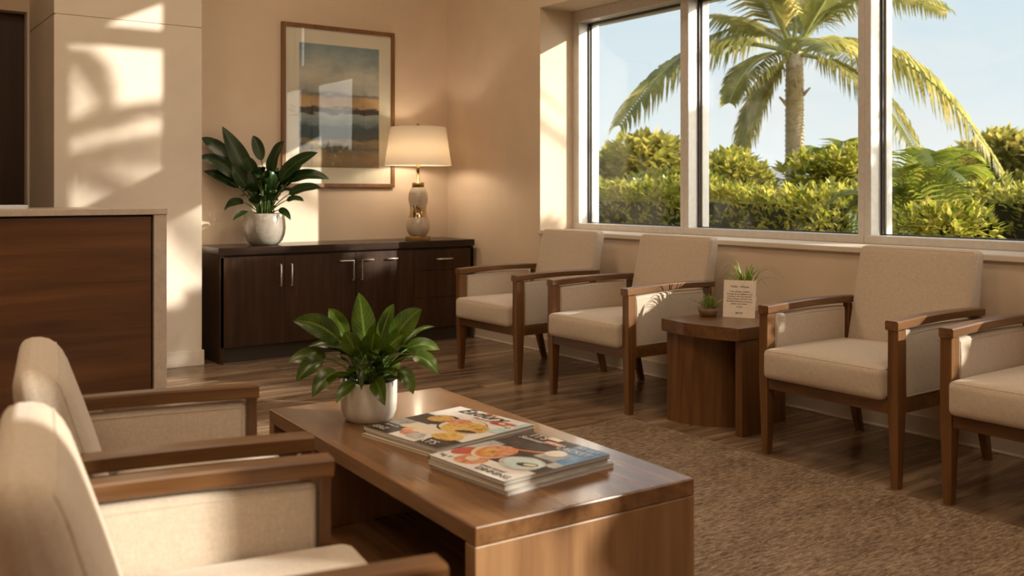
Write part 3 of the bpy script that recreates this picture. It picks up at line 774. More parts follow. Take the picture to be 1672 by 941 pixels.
def mk_shade():
    m, nt, b, out = new_mat('linen_shade')
    n = noise_n(nt, coords(nt, (300, 300, 300)), 1, 2)
    r = ramp(nt, n, [(.3, (.82, .77, .69)), (.7, (.90, .86, .79))]); lk(nt, r.outputs[0], b.inputs['Base Color']); b.inputs['Roughness'].default_value = .9
    tr = nt.nodes.new('ShaderNodeBsdfTranslucent'); tr.inputs[0].default_value = (.92, .82, .68, 1)
    ms = nd(nt, 'ShaderNodeMixShader'); ms.inputs[0].default_value = .38
    lk(nt, b.outputs[0], ms.inputs[1]); lk(nt, tr.outputs[0], ms.inputs[2]); lk(nt, ms.outputs[0], out.inputs[0]); return m
sh = MB(); sh.lathe([(.262, .585), (.218, .885), (.215, .885), (.259, .585), (.262, .585)], 64, capb=False)
sh_o = sh.build('lamp_shade', mk_shade(), lp_)
hp = MB(); hp.tube([(0, 0, .53), (0, 0, .60)], .012, 12)
for q in range(3):
    a = q*2*math.pi/3+.3; hp.tube([(0, 0, .876), (.217*math.cos(a), .217*math.sin(a), .876)], .0025, 6)
hp.tube([(0, 0, .60), (0.05, 0, .66), (.055, 0, .78), (0, 0, .882)], .0025, 6)
hp.build('harp', BRASS, lp_)
MB().lathe([(.004, .876), (.012, .884), (.013, .892), (.010, .900), (.012, .908), (.009, .914), (.001, .916)], 20).build('finial', BRASS, lp_)
BULB = bpy.data.materials.new('bulb_glow'); BULB.use_nodes = True; BULB.node_tree.nodes.clear()
_e = BULB.node_tree.nodes.new('ShaderNodeEmission'); _e.inputs[0].default_value = (1, .82, .60, 1); _e.inputs[1].default_value = 105
_o = BULB.node_tree.nodes.new('ShaderNodeOutputMaterial'); BULB.node_tree.links.new(_e.outputs[0], _o.inputs[0])
MB().lathe([(.012, .60), (.018, .62), (.030, .66), (.028, .69), (.015, .71), (.001, .714)], 20).build('bulb', BULB, lp_)

# ------------------------------------------------------------------ framed picture
pc = empty('framed_picture', (3.272, YB, 1.82))
tag(pc, 'large wood-framed landscape painting with cream mat, hung on the back wall', 'picture')
PW, PH = .478, .622
f = MB(); t = .030
for q in ((-PW, PW, PH-t, PH), (-PW, PW, -PH, -PH+t)): f.box(q[0], q[1], -.034, -.002, q[2], q[3], .003)
for q in ((-PW, -PW+t), (PW-t, PW)): f.box(q[0], q[1], -.034, -.002, -PH+t*.98, PH-t*.98, .003)
f.build('frame', m_wood('picture_frame_wood', (.09, .038, .012), (.18, .08, .026), (.26, .125, .045), 'Z', .35), pc)
MB().box(-PW+t*.9, PW-t*.9, -.018, -.004, -PH+t*.9, PH-t*.9).build('mat_board', m_paint('mat_board', (.74, .66, .55), .85, 0), pc)
def mk_painting():
    m, nt, b, _ = new_mat('landscape_paint')
    tc = nt.nodes.new('ShaderNodeTexCoord'); sp = nt.nodes.new('ShaderNodeSeparateXYZ'); lk(nt, tc.outputs['Object'], sp.inputs[0])
    v1 = coords(nt, (8, 1, 24)); n1 = noise_n(nt, v1, 1, 6, .65, .4)
    v2 = coords(nt, (4, 1, 5)); n2 = noise_n(nt, v2, 1, 6, .6, .3)
    # height 0..1 wobbling with brush noise
    h = nd(nt, 'ShaderNodeMath', operation='MULTIPLY_ADD'); lk(nt, sp.outputs[2], h.inputs[0]); h.inputs[1].default_value = 1/.95; h.inputs[2].default_value = .46
    wb = nd(nt, 'ShaderNodeMath', operation='MULTIPLY_ADD'); lk(nt, n1, wb.inputs[0]); wb.inputs[1].default_value = .13; lk(nt, h.outputs[0], wb.inputs[2])
    st = [(.0, (.20, .13, .075)), (.09, (.30, .20, .11)), (.15, (.22, .15, .085)), (.19, (.08, .075, .07)), (.24, (.28, .20, .11)), (.27, (.05, .07, .085)), (.36, (.045, .075, .095)),
          (.40, (.20, .25, .27)), (.46, (.32, .36, .36)), (.475, (.05, .036, .028)), (.515, (.06, .045, .032)), (.53, (.52, .34, .17)), (.60, (.48, .30, .15)), (.625, (.17, .17, .17)), (.655, (.42, .40, .36)), (.76, (.55, .51, .45)), (.90, (.34, .38, .385)), (1., (.20, .27, .30))]
    r = nt.nodes.new('ShaderNodeValToRGB'); els = r.color_ramp.elements
    while len(els) < len(st): els.new(.5)
    for e, (p_, c_) in zip(els, st): e.position = p_; e.color = (*c_, 1)
    lk(nt, wb.outputs[0], r.inputs[0])
    ov = nd(nt, 'ShaderNodeMix', data_type='RGBA', blend_type='OVERLAY'); ov.inputs[0].default_value = .6
    rr = ramp(nt, n2, [(.3, (.30, .34, .37)), (.7, (.80, .75, .70))])
    lk(nt, r.outputs[0], ov.inputs[6]); lk(nt, rr.outputs[0], ov.inputs[7])
    lk(nt, ov.outputs[2], b.inputs['Base Color']); b.inputs['Roughness'].default_value = .6
    return m
MB().box(-.336, .341, -.0195, -.0175, -.469, .479).build('painting', mk_painting(), pc)
MB().box(-PW+t*.9, PW-t*.9, -.0245, -.0225, -PH+t*.9, PH-t*.9).build('glazing', GLASS, pc)

# ------------------------------------------------------------------ reception desk
rd = empty('reception_desk', (.2, 5.5, 0))
tag(rd, 'walnut-fronted reception desk with pale stone top and end', 'desk')
def rrel(m, name, mat, par=rd):
    o = m.build(name, mat, par)
    for v in o.data.vertices: v.co -= rd.location
    return o
DX0, DX1 = -1.3, 1.588
rrel(MB().box(DX0, DX1, 5.488, 6.12, 1.038, 1.073, .003), 'countertop', STONE)
rrel(MB().box(DX1-.075, DX1-.004, 5.495, 6.10, 0, 1.0375, .003), 'end_panel', STONE)
rrel(MB().box(DX0, DX1-.087, 5.506, 5.53, .0, 1.026, .002), 'front_panel', DESKW)
bb = MB(); bb.box(DX0, DX1-.075, 5.53, 5.55, 0, 1.037); bb.box(DX0, DX0+.05, 5.55, 6.10, 0, 1.037)
rrel(bb, 'carcass', m_plain('desk_carcass', (.02, .012, .008), .6))
pb = MB(); pb.box(-.13, .13, -.09, .09, 0, .012, .001); pb.box(-.125, .133, -.085, .094, .0122, .020, .001)
tag(pb.build('paper_stack', m_plain('bluish_paper', (.62, .64, .70), .6), None, (.775, 5.80, 1.0732), R(4)), 'stack of bluish white paper on the reception counter', 'paper')

# ------------------------------------------------------------------ end table
et = empty('end_table', (3.76, 3.235, 0))
tag(et, 'small walnut end table with curved front between two armchairs', 'table')
def erel(m, name, mat, par=et):
    o = m.build(name, mat, par)
    for v in o.data.vertices: v.co -= et.location
    return o
ol = [(3.505, 3.005), (4.12, 3.005), (4.12, 3.485), (3.475, 3.485)]
n_ = 16
fr_ = []
for k in range(n_+1):
    q = k/n_; y = 3.485-(3.485-3.005)*q; x = 3.475+.03*q-.040*math.sin(math.pi*q); fr_.append((x, y))
erel(MB().prism([(4.12, 3.005), (4.12, 3.485)]+fr_, .458, .520, 0, .004), 'top', WX)
dr_ = [(3.50, 3.478), (3.506, 3.468)]
for k in range(15):
    a = R(200+k*100/14)
    pass
arc = []
for k in range(22):
    a = R(180+95*k/21); arc.append((3.93+.425*math.cos(a)*1.0, 3.40+.30*math.sin(a)))
erel(MB().prism([(4.0, 3.475), (3.505, 3.475)]+arc+[(4.0, 3.12)], .0, .4575, 0, 0.), 'pedestal', WZ)
erel(MB().box(3.535, 3.725, 3.010, 3.052, 0, .4575, .002), 'leg', WZ)

# little things on the end table
sg = empty('sign_card', (3.805, 3.262, .520), R(-60))
tag(sg, 'white printed card standing on the end table in front of a grassy plant', 'sign')
MB().box(-.082, .082, -.002, .002, 0, .192, .0008).build('card', m_plain('card_stock', (.78, .70, .60), .6, 0, .3), sg)
sg.rotation_euler[0] = R(-11)
eb = MB().box(-.03, .03, .0, .002, -.112, 0).build('easel_back', WHITEP, sg); eb.location = (0, .0035, .12); eb.rotation_euler = (R(20), 0, 0)
def st_(txt, sz, z, al='CENTER', x=0.): text_mesh(txt, sz, INK, 'lettering', sg, (x, -.0026, z), (R(90), 0, 0), al)
st_('Voile - Ahoue', .0165, .155)
for i, tx in enumerate(('Thelo calming a comfort', 'Sewney vise fur alpenort mos', 'tomelcard whil ane wellnest', 'Sooth of cares relmedin vow', 'Grenadie plomeras coveten at', 'ameste dos reliner')): st_(tx, .0108, .131-.0125*i)
st_('mooded', .009, .054); st_('BRCD', .014, .020)

def grass_plant(name, loc, pot, pot_mat, n, reach, hgt, w, mat, label, seed, soil_z):
    rg = random.Random(seed); o = empty(name, loc)
    pt_ = MB().lathe(pot, 28).build('pot', pot_mat, o)
    m = MB(); m.recalc = False
    for i in range(n):
        a = 2*math.pi*i/n+rg.uniform(-.3, .3); q = rg.uniform(.35, 1.); r_ = reach*q; h = hgt*rg.uniform(.7, 1.1)
        b = Vector((.008*math.cos(a), .008*math.sin(a), soil_z))
        m.blade(b, b+Vector((r_*.35*math.cos(a), r_*.35*math.sin(a), h*1.25)), b+Vector((r_*math.cos(a), r_*math.sin(a), h*(1.05-.55*q))), w, .02, .4, None, 8, 0, prof=lambda q: (1-q)**.6*(.6+.4*min(1, q*4)))
    m.build('foliage', mat, o)
    return tag(o, label, 'plant')
grass_plant('potted_spider_plant', (3.96, 3.345, .520), [(.040, 0), (.048, .004), (.055, .09), (.052, .09), (.048, .075), (.001, .075)], WHITEP, 30, .20, .21, .011,
            m_leaf('spider_leaf', (.09, .15, .02), (.22, .27, .05), (.42, .44, .16), .3, .4), 'spiky grass-like plant behind the printed card on the end table', 4, .075)
su = empty('potted_succulent', (3.735, 3.405, .520)); su.scale = (1.25, 1.25, 1.25); tag(su, 'tiny leafy plant in a brown bowl at the left of the end table', 'plant')
MB().lathe([(.026, 0), (.034, .004), (.042, .022), (.044, .034), (.041, .034), (.038, .028), (.001, .028)], 28).build('pot', CLAY, su)
m = MB(); m.recalc = False
rg = random.Random(9)
for i in range(120):
    a = rg.uniform(0, 6.283); e_ = rg.uniform(.1, 1.5); dd = Vector((math.cos(a)*math.cos(e_), math.sin(a)*math.cos(e_), math.sin(e_)))
    c = Vector((0, 0, .03))+dd*rg.uniform(.012, .042); sd = dd.cross(Vector((0, 0, 1))); sd = sd.normalized() if sd.length > .01 else Vector((1, 0, 0))
    m.tri_leaf(c, (dd+Vector((rg.uniform(-.4, .4), rg.uniform(-.4, .4), rg.uniform(-.2, .4)))).normalized(), sd, sd.cross(dd), rg.uniform(.014, .026), rg.uniform(.008, .013))
for (r_, u_, f_) in ((-.085, .075, 0.), (.075, .072, .02), (.068, .055, -.02)):
    tip = CAMR*r_+CAMF*f_+Vector((0, 0, u_)); m.blade((0, 0, .03), tip*.5+Vector((0, 0, .02)), tip, .014, .1, .3, None, 6)
m.build('foliage', LEAFS, su)

# ------------------------------------------------------------------ outside
GROUND = m_foliage('lawn', [(.04, .07, .015), (.09, .13, .03), (.16, .18, .06)], 0., .9, 3)
structure(MB().box(XO+.01, 60, -40, 60, -.25, -.1).build('ground_lawn', GROUND))
PBARK = m_foliage('palm_bark', [(.34, .25, .19), (.62, .49, .39), (.80, .68, .57)], 0., .8, 9)
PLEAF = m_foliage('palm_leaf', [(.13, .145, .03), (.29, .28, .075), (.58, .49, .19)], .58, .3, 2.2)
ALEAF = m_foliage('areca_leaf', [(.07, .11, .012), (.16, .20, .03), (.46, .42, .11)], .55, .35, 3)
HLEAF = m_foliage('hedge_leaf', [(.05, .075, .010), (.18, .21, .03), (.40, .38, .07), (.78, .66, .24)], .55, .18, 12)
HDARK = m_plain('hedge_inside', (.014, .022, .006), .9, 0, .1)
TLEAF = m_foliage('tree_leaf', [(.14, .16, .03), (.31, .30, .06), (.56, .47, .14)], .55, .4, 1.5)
def W(px_, py_, d):
    r_ = (px_-836)/1555.*d
    return Vector((0, 0, 1.17-(py_-312)*d/1555.)) + CAMF*d + CAMR*r_
def frond(m, p0, p1, p2, leaf, nl=38, droop=.55, w=.030, rg=rnd, lmi=0, rmi=1, rad=.018, start=.16):
    p0, p1, p2 = Vector(p0), Vector(p1), Vector(p2)
    B = lambda t: p0*(1-t)**2+p1*2*t*(1-t)+p2*t*t
    m.tube([B(k/12) for k in range(13)], [rad*(1-.85*k/12) for k in range(13)], 6, rmi)
    for i in range(nl):
        t = start+(1-start)*(i+.5)/nl; c = B(t); tg = (B(min(1, t+.02))-B(t-.02)).normalized()
        sd = tg.cross(Vector((0, 0, 1))); sd = sd.normalized() if sd.length > .05 else Vector((1, 0, 0))
        L = leaf*(math.sin(math.pi*min(1, .12+.83*t))**.7)*rg.uniform(.82, 1.1)
        for s in (-1, 1):
            d0 = (sd*s*.85+tg*.55+Vector((0, 0, .18))).normalized()
            pts = [c]
            dn = Vector((0, 0, -1))
            d1 = (d0*(1-droop*.5)+dn*droop*.55+Vector((rg.uniform(-.08, .08), rg.uniform(-.08, .08), 0))).normalized()
            d2 = (d0*(1-droop)+dn*droop*1.25+tg*.1).normalized()
            pts.append(c+d0*L*.33); pts.append(pts[-1]+d1*L*.34); pts.append(pts[-1]+d2*L*.33)
            wd = [w*.7, w, w*.75, .002]
            sv = [tg.cross(d0).normalized(), tg.cross(d1).normalized(), tg.cross(d2).normalized()]
            ax_ = tg*.9+sv[0]*.25
            prev = None
            for k, q in enumerate(pts):
                a_ = m.bm.verts.new(q-ax_*wd[k]*.5); b_ = m.bm.verts.new(q+ax_*wd[k]*.5)
                if prev:
                    f_ = m.bm.faces.new((prev[0], prev[1], b_, a_)); f_.material_index = lmi; f_.smooth = True
                prev = (a_, b_)
def trunk(m, base, top, r0, r1, rings=46, bend=(0, 0)):
    base, top = Vector(base), Vector(top); R_ = []
    for k in range(rings*2+1):
        t = k/(rings*2); c = base.lerp(top, t)+Vector((bend[0], bend[1], 0))*math.sin(math.pi*t)
        r_ = r0+(r1-r0)*t + (.010 if k % 2 else 0)*1. + (.06*(1-t)**8)
        R_.append([c+Vector((r_*math.cos(2*math.pi*i/20)*(1+.03*math.sin(i*3+k)), r_*math.sin(2*math.pi*i/20), 0)) for i in range(20)])
    m.loft(R_, True, 0, True)
dP = 13.
palm = empty('palm_tree', W(1297, 312, dP)*Vector((1, 1, 0)) if False else (W(1297, 312, dP).x, W(1297, 312, dP).y, -.1))
tag(palm, 'tall coconut palm with ringed trunk rising behind the hedge', 'palm tree')
def prel(m, name, mats, par):
    o = m.build(name, mats, par)
    for v in o.data.vertices: v.co -= par.location
    return o
crown = W(1297, 88, dP)
m = MB(); trunk(m, (palm.location.x+.02, palm.location.y, -.1), crown+Vector((0, 0, .02)), .135, .112)
for k in range(5):   # old leaf stubs below the crown
    a = k*1.3; c = crown+Vector((.11*math.cos(a), .11*math.sin(a), -.45-.12*(k % 3))); m.tube([c, c+Vector((.10*math.cos(a), .10*math.sin(a), .10))], [.03, .012], 6)
prel(m, 'trunk', PBARK, palm)
FR = [  # mid (px,py,depth off), tip (px,py,depth off), leaflet length, droop
    ((1120, 25), .1, (1010, 205), -.5, .80, .82), ((1225, 75), -.6, (1190, 168), -1.1, .42, .62), ((1225, 130), -.2, (1204, 285), -.2, .50, .55), ((1215, 20), .6, (1165, 30), 1.4, .60, .60),
    ((1240, -40), -.3, (1205, -60), -.8, .60, .45), ((1300, -60), .5, (1310, -190), .9, .60, .3), ((1350, -20), -.4, (1430, -110), -.6, .62, .40), ((1390, -60), .2, (1545, 18), .3, .62, .65),
    ((1480, 15), -.2, (1640, 285), -.8, .88, .82), ((1420, 95), -.8, (1502, 262), -1.3, .6, .72), ((1380, 60), .9, (1440, 120), 1.7, .60, .6), ((1250, 10), 1., (1140, 90), 1.9, .6, .66),
    ((1330, 40), -1.2, (1370, 90), -2.4, .55, .6), ((1255, -70), .2, (1130, -120), .3, .62, .45), ((1330, -10), 1.2, (1380, -20), 2.2, .6, .5)]
fo = MB(); fo.recalc = False
rg = random.Random(21)
for (mp_, md, tp, td, ll, dr) in FR:
    frond(fo, crown, W(mp_[0], mp_[1], dP+md), W(tp[0], tp[1], dP+td), ll*1.25, 62, dr, .052, rg, 0, 1, .036)
    # sheath near the heart
prel(fo, 'fronds', [PLEAF, m_plain('frond_stalk', (.30, .30, .08), .5)], palm)

def leaf_mass(m, boxes, n, L, Wd, rg, mi=0, top_bias=.35, outward=.6):
    """n leaves on and in ellipsoids / boxes: (cx,cy,cz, rx,ry,rz, shape)"""
    vol = [b[3]*b[4]+b[4]*b[5]+b[3]*b[5] for b in boxes]; tot = sum(vol)
    for b, v in zip(boxes, vol):
        for i in range(int(n*v/tot)):
            while True:
                p = Vector((rg.uniform(-1, 1), rg.uniform(-1, 1), rg.uniform(-1, 1)))
                if b[6] == 'b':
                    ax_ = rg.choice((0, 0, 1, 2, 2)); p[ax_] = rg.choice((-1, 1))*rg.uniform(.82, 1.05)
                    if ax_ == 2: p[2] = abs(p[2])
                    break
                if .1 < p.length <= 1: p = p.normalized()*rg.uniform(.72, 1.06); break
            nrm = Vector((p.x/b[3], p.y/b[4], p.z/b[5])).normalized()
            c = Vector((b[0]+p.x*b[3], b[1]+p.y*b[4], b[2]+p.z*b[5]))
            if b[6] == 'b': c.z += b[5]*(.30*noise.noise(Vector((c.x*.9, c.y*.9, 3)))+.16*noise.noise(Vector((c.x*3, c.y*3, 7))))*max(0, p.z)
            c += Vector((noise.noise(c*3.1), noise.noise(c*3.1+Vector((9, 0, 0))), noise.noise(c*3.1+Vector((0, 9, 0)))))*b[5]*.16
            d_ = (nrm*outward+Vector((rg.uniform(-1, 1), rg.uniform(-1, 1), rg.uniform(-.4, 1)))*.7).normalized()
            sd = d_.cross(Vector((rg.uniform(-.5, .5), rg.uniform(-.5, .5), 1))).normalized()
            k = rg.uniform(.65, 1.25)
            m.tri_leaf(c, d_, sd, sd.cross(d_), L*k, Wd*k, mi)
def hedge(name, label, boxes, n, L, Wd, seed, cores, mats=None):
    o = empty(name, (boxes[0][0], boxes[0][1], -.1)); m = MB(); m.recalc = False
    leaf_mass(m, boxes, n, L, Wd, random.Random(seed))
    prel(m, 'foliage', mats or HLEAF, o)
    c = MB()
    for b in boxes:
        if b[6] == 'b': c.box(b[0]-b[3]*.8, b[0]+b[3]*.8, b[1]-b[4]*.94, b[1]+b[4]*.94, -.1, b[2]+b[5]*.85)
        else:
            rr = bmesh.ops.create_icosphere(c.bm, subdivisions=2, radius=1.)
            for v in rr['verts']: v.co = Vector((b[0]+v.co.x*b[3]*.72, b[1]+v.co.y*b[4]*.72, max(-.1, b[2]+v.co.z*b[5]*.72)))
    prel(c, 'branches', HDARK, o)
    return tag(o, label, 'hedge')
HX = 7.4
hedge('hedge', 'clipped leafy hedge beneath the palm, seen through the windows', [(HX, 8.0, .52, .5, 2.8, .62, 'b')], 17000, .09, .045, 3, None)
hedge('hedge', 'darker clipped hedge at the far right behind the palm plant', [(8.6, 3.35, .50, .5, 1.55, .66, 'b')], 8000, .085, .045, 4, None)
# loose shrubs rising out of the hedge line
def shrub(label, px_, py_, d, rx, rz, n, seed, L=.11, Wd=.055, mats=None):
    c = W(px_, py_, d); o = empty('shrub', (c.x, c.y, -.1)); m = MB(); m.recalc = False
    rg = random.Random(seed)
    bx_ = [(c.x+rg.uniform(-.4, .4)*rx, c.y+rg.uniform(-.5, .5)*rx, c.z+rg.uniform(-.4, .25)*rz, rx*rg.uniform(.45, .7), rx*rg.uniform(.45, .7), rz*rg.uniform(.5, .75), 'e') for k in range(6)]
    leaf_mass(m, bx_, n, L, Wd, rg)
    prel(m, 'foliage', mats or HLEAF, o)
    s = MB()
    for k in range(6): s.tube([(c.x, c.y, -.1), (bx_[k][0], bx_[k][1], bx_[k][2])], [.03, .012], 6)
    prel(s, 'stem', HDARK, o)
    return tag(o, label, 'shrub')
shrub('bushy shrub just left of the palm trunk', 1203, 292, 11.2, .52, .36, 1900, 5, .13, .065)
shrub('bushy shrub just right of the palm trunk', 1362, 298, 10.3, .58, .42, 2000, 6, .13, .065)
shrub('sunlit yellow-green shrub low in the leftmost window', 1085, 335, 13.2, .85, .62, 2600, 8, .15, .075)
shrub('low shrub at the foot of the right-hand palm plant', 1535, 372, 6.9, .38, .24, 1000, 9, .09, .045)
# young palms
def young_palm(label, px_, d, n, h, reach, seed, zb=-.1, ll=.34, sel=None):
    c = W(px_, 312, d); o = empty('young_palm', (c.x, c.y, -.1)); m = MB(); m.recalc = False
    rg = random.Random(seed); base = Vector((c.x, c.y, -.1))
    for k in range(n):
        a = 2*math.pi*k/n+rg.uniform(-.25, .25); q = rg.uniform(.6, 1.1); hh = h*rg.uniform(.7, 1.08)
        dv = Vector((math.cos(a), math.sin(a), 0))
        frond(m, base+dv*.05, base+dv*reach*.25*q+Vector((0, 0, hh*1.0)), base+dv*reach*q+Vector((0, 0, hh*(.98-.25*q))), ll, 26, .35, .030, rg, 0, 1, .013, .35)
    prel(m, 'fronds', [ALEAF, m_plain('young_stalk', (.22, .28, .06), .5)], o)
    return tag(o, label, 'palm plant')
young_palm('young feathery palm rising over the hedge beside the second mullion', 1388, 11.5, 11, 2.35, .70, 31)
young_palm('bushy young palm in front of the dark hedge at right', 1492, 7.75, 17, 1.85, .72, 32)
# background trees
def tree(label, px_, py_, d, rx, rz, n, seed, th=True, L=.20, Wd=.11, at=None):
    c = Vector(at) if at else W(px_, py_, d); o = empty('tree', (c.x, c.y, -.1)); m = MB(); m.recalc = False
    rg = random.Random(seed); bs = []
    for k in range(9):
        a = rg.uniform(0, 6.28); q = rg.uniform(0, .75)
        bs.append((c.x+rx*q*math.cos(a), c.y+rx*q*math.sin(a), c.z+rz*rg.uniform(-.7, .7), rx*rg.uniform(.3, .5), rx*rg.uniform(.3, .5), rz*rg.uniform(.25, .42), 'e'))
    leaf_mass(m, bs, n, L, Wd, rg)
    prel(m, 'crown', TLEAF, o)
    t_ = MB(); t_.tube([(c.x, c.y, -.1), (c.x+.1, c.y, c.z*.5), (c.x, c.y, c.z+rz*.3)], [.16, .12, .05], 8)
    for b in bs: t_.tube([(c.x+.05, c.y, max(.2, c.z-rz*.6)), (b[0], b[1], b[2])], [.06, .02], 6)
    prel(t_, 'trunk', m_plain('tree_bark', (.16, .11, .07), .9), o)
    return tag(o, label, 'tree')
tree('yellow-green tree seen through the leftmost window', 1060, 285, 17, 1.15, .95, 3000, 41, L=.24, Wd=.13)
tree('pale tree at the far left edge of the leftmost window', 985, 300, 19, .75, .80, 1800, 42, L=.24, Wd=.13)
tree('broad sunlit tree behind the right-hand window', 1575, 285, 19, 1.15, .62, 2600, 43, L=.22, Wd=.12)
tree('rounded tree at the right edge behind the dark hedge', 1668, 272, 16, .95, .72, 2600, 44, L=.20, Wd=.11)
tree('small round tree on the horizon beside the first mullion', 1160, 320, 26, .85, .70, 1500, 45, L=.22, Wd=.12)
# distant ridge
HILL = m_foliage('distant_hill', [(.20, .20, .22), (.26, .25, .26), (.32, .30, .28)], 0., .95, .02)
hm = MB(); rows = []
for j, yy in enumerate((0, 8, 20, 32, 40)):
    rows.append([(82+yy*.8+i*1.0*0, 0, 0) for i in range(2)])
pts = []
for i in range(33):
    u = i/32; d_ = 95; pxc = 940+u*560
    zz = 2.2+2.6*math.exp(-((pxc-1165)/70)**2)+1.4*math.exp(-((pxc-1330)/160)**2)+.25*noise.noise(Vector((u*14, 0, 0)))
    a = W(pxc, 312, d_); b_ = W(pxc, 312, d_+14); c_ = W(pxc, 312, d_+30)
    pts.append(((a.x, a.y, -.25), (b_.x, b_.y, zz), (c_.x, c_.y, -.25)))
V_ = [[hm.bm.verts.new(q) for q in r] for r in pts]
for a, b in zip(V_, V_[1:]):
    for k in range(2): f_ = hm.bm.faces.new((a[k], b[k], b[k+1], a[k+1])); f_.smooth = True
structure(hm.build('ground_hill', HILL))
# unseen planting and a bar, added beyond the frame to break up the low sun
def shade_palm(base, crown_z, seed, n=13, reach=2.1, label='coconut palm outside, beyond the right edge of view'):
    o = empty('palm_tree', (base[0], base[1], -.1)); rg = random.Random(seed)
    m = MB(); trunk(m, (base[0], base[1], -.1), (base[0], base[1], crown_z), .22, .14); prel(m, 'trunk', PBARK, o)
    fo = MB(); fo.recalc = False; c = Vector((base[0], base[1], crown_z))
    for k in range(n):
        a = 2*math.pi*k/n+rg.uniform(-.2, .2); up = rg.uniform(.1, 1.3); rr = reach*rg.uniform(.8, 1.1)
        dv = Vector((math.cos(a), math.sin(a), 0))
        frond(fo, c, c+dv*rr*.55+Vector((0, 0, up)), c+dv*rr+Vector((0, 0, up*.5-1.0)), .32, 40, .45, .055, rg, 0, 1, .04)
    prel(fo, 'fronds', [PLEAF, PBARK], o)
    return tag(o, label, 'palm tree', 'palms beyond the right edge of view')

# ------------------------------------------------------------------ sun, sky, fill lights, camera
SUN = Vector((.92, -1., .46)).normalized()
def along(p, k): return Vector(p)+SUN*k
shade_palm((8.3, -2.0), 4.98, 51, 17, 2.4)
def shade_shrub(base, top_z, rx, rz, n, L, Wd, seed, label):
    rg = random.Random(seed); o = empty('added_shade_shrub', (base[0], base[1], -.1)); st = MB(); m = MB(); m.recalc = False
    b0 = Vector((base[0], base[1], -.1))
    for k in range(9):
        a = 2*math.pi*k/9; e_ = b0+Vector((rx*.6*math.cos(a), rx*.6*math.sin(a), top_z-rz*rg.uniform(.1, 1.)))
        st.tube([b0, b0.lerp(e_, .5)+Vector((0, 0, .25)), e_], [.022, .016, .008], 6)
    prel(st, 'stem', PBARK, o)
    for i in range(n):
        a = rg.uniform(0, 6.283); q = rx*math.sqrt(rg.random()); c = Vector((base[0]+q*math.cos(a), base[1]+q*math.sin(a), top_z-rz*rg.uniform(0, 2.)))
        d_ = Vector((math.cos(a), math.sin(a), rg.uniform(-.5, .5))).normalized(); k = rg.uniform(.7, 1.2)
        m.blade(c, c+d_*L*k*.5+Vector((0, 0, .08)), c+d_*L*k, Wd*k, .08, .2, None, 8, 0, rg.uniform(-.4, .4), .1, stem_r=.005, smi=0)
    prel(m, 'foliage', HLEAF, o)
    return tag(o, label, 'shrub')
shade_shrub((6.5, -3.75), 3.25, .85, .55, 26, .34, .12, 61, 'unseen tall broad-leaved shrub, added outside to dapple the sun')  # unseen, added so its leaves dapple the table end
hedge('hedge', 'unseen tall hedge, added outside to keep low sun off the floor', [(6.1, -.7, .72, .4, 1.75, .90, 'b')], 5000, .10, .05, 71, None)  # unseen, added to block low sun from the carpet
tree('unseen dense round tree, added outside to shade the credenza', 836, 312, 5, .8, .5, 1600, 46, L=.20, Wd=.10, at=(8.5, -.08, 3.1))  # unseen, added to shade the credenza doors
# unseen slim bar outside the high window, added to cast a level shadow
structure(MB().box(XO, 6.1, 2.42, 2.48, 3.925, 4.035, .004).build('shadow_bar', FRAME))
ld = bpy.data.lights.new('sun', 'SUN'); ld.energy = 6.6; ld.angle = R(.53); ld.color = (1., .91, .79)
lo = bpy.data.objects.new('sun', ld); COL.objects.link(lo); lo.rotation_euler = SUN.to_track_quat('Z', 'Y').to_euler()

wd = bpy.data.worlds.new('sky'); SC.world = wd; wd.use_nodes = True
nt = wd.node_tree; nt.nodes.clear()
tc = nt.nodes.new('ShaderNodeTexCoord'); sp = nt.nodes.new('ShaderNodeSeparateXYZ'); lk(nt, tc.outputs['Generated'], sp.inputs[0])
base = ramp(nt, sp.outputs[2], [(.0, (.80, .81, .80)), (.10, (.64, .71, .74)), (.30, (.46, .60, .71)), (.8, (.30, .48, .70))])
mp = nt.nodes.new('ShaderNodeMapping'); mp.inputs['Scale'].default_value = (2.2, 2.2, 7.); mp.inputs['Location'].default_value = (.4, .1, 0); lk(nt, tc.outputs['Generated'], mp.inputs[0])
cn = noise_n(nt, mp.outputs[0], 1.6, 6, .6, .3)
cm = ramp(nt, cn, [(.50, (0, 0, 0)), (.68, (1, 1, 1))])
mx = nd(nt, 'ShaderNodeMix', data_type='RGBA'); lk(nt, cm.outputs[0], mx.inputs[0]); lk(nt, base.outputs[0], mx.inputs[6]); mx.inputs[7].default_value = (.74, .74, .73, 1)
dt = nd(nt, 'ShaderNodeVectorMath', operation='DOT_PRODUCT'); lk(nt, tc.outputs['Generated'], dt.inputs[0]); dt.inputs[1].default_value = SUN
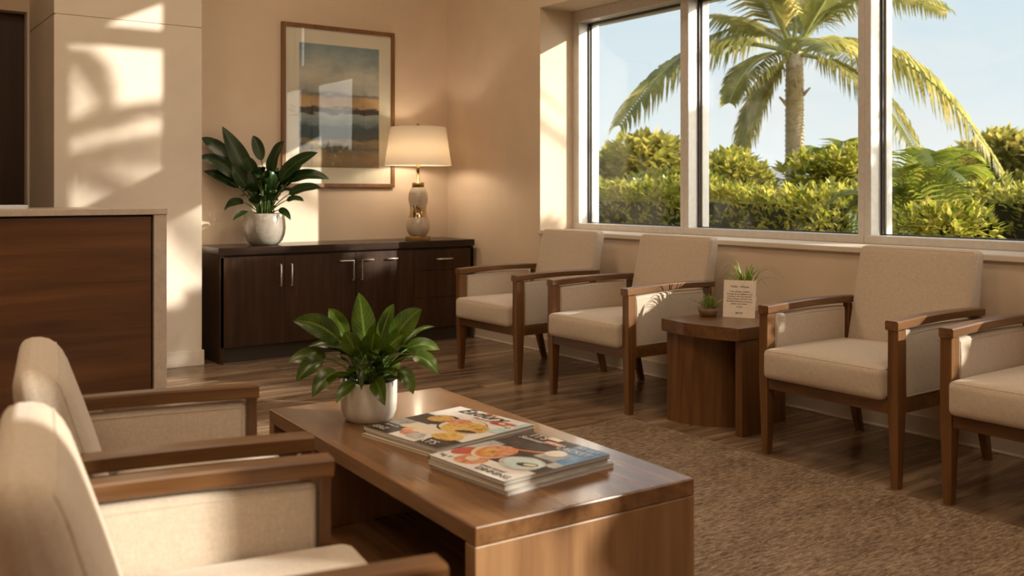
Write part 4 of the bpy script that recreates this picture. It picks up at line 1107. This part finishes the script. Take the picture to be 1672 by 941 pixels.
cl = nd(nt, 'ShaderNodeMath', operation='MAXIMUM'); lk(nt, dt.outputs['Value'], cl.inputs[0]); cl.inputs[1].default_value = 0
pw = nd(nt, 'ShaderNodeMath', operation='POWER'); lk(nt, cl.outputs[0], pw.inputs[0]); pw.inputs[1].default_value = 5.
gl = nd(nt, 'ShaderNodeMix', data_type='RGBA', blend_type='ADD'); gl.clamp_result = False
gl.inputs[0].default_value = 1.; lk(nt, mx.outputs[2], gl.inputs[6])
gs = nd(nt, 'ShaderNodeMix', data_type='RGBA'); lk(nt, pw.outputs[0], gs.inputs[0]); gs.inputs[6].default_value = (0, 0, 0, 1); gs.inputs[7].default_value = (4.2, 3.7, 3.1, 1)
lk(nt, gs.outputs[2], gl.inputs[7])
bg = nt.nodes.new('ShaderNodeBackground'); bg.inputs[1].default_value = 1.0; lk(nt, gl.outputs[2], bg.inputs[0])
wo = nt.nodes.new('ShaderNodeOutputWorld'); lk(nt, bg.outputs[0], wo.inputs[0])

def area(name, loc, size, power, col, rot=(0, 0, 0)):
    a = bpy.data.lights.new(name, 'AREA'); a.shape = 'RECTANGLE'; a.size, a.size_y = size; a.energy = power; a.color = col
    o = bpy.data.objects.new(name, a); COL.objects.link(o); o.location = loc; o.rotation_euler = rot; return o
for i, (x, y) in enumerate(((.3, 4.2), (2.4, 4.6), (.6, .6), (2.7, 1.2), (.5, -2.), (-1.4, 2.))):  # unseen warm area lights, added to fill the room
    area('fill_light', (x, y, ZC-.03), (.9, .9), 22, (1., .77, .53))

cam = bpy.data.cameras.new('camera'); co = bpy.data.objects.new('camera', cam); COL.objects.link(co)
co.location = (0, 0, 1.17); co.rotation_euler = (R(90), 0, R(-36))
cam.sensor_width = 36; cam.lens = 36*1555/1672.; cam.shift_y = -(470.5-312)/1672.; cam.clip_start = .02; cam.clip_end = 400
cam.dof.use_dof = True; cam.dof.focus_distance = 4.4; cam.dof.aperture_fstop = 3.2
SC.camera = co
vs = SC.view_settings
vs.view_transform = 'Standard'; vs.look = 'None'; vs.exposure = .38; vs.gamma = 1.; vs.use_curve_mapping = False
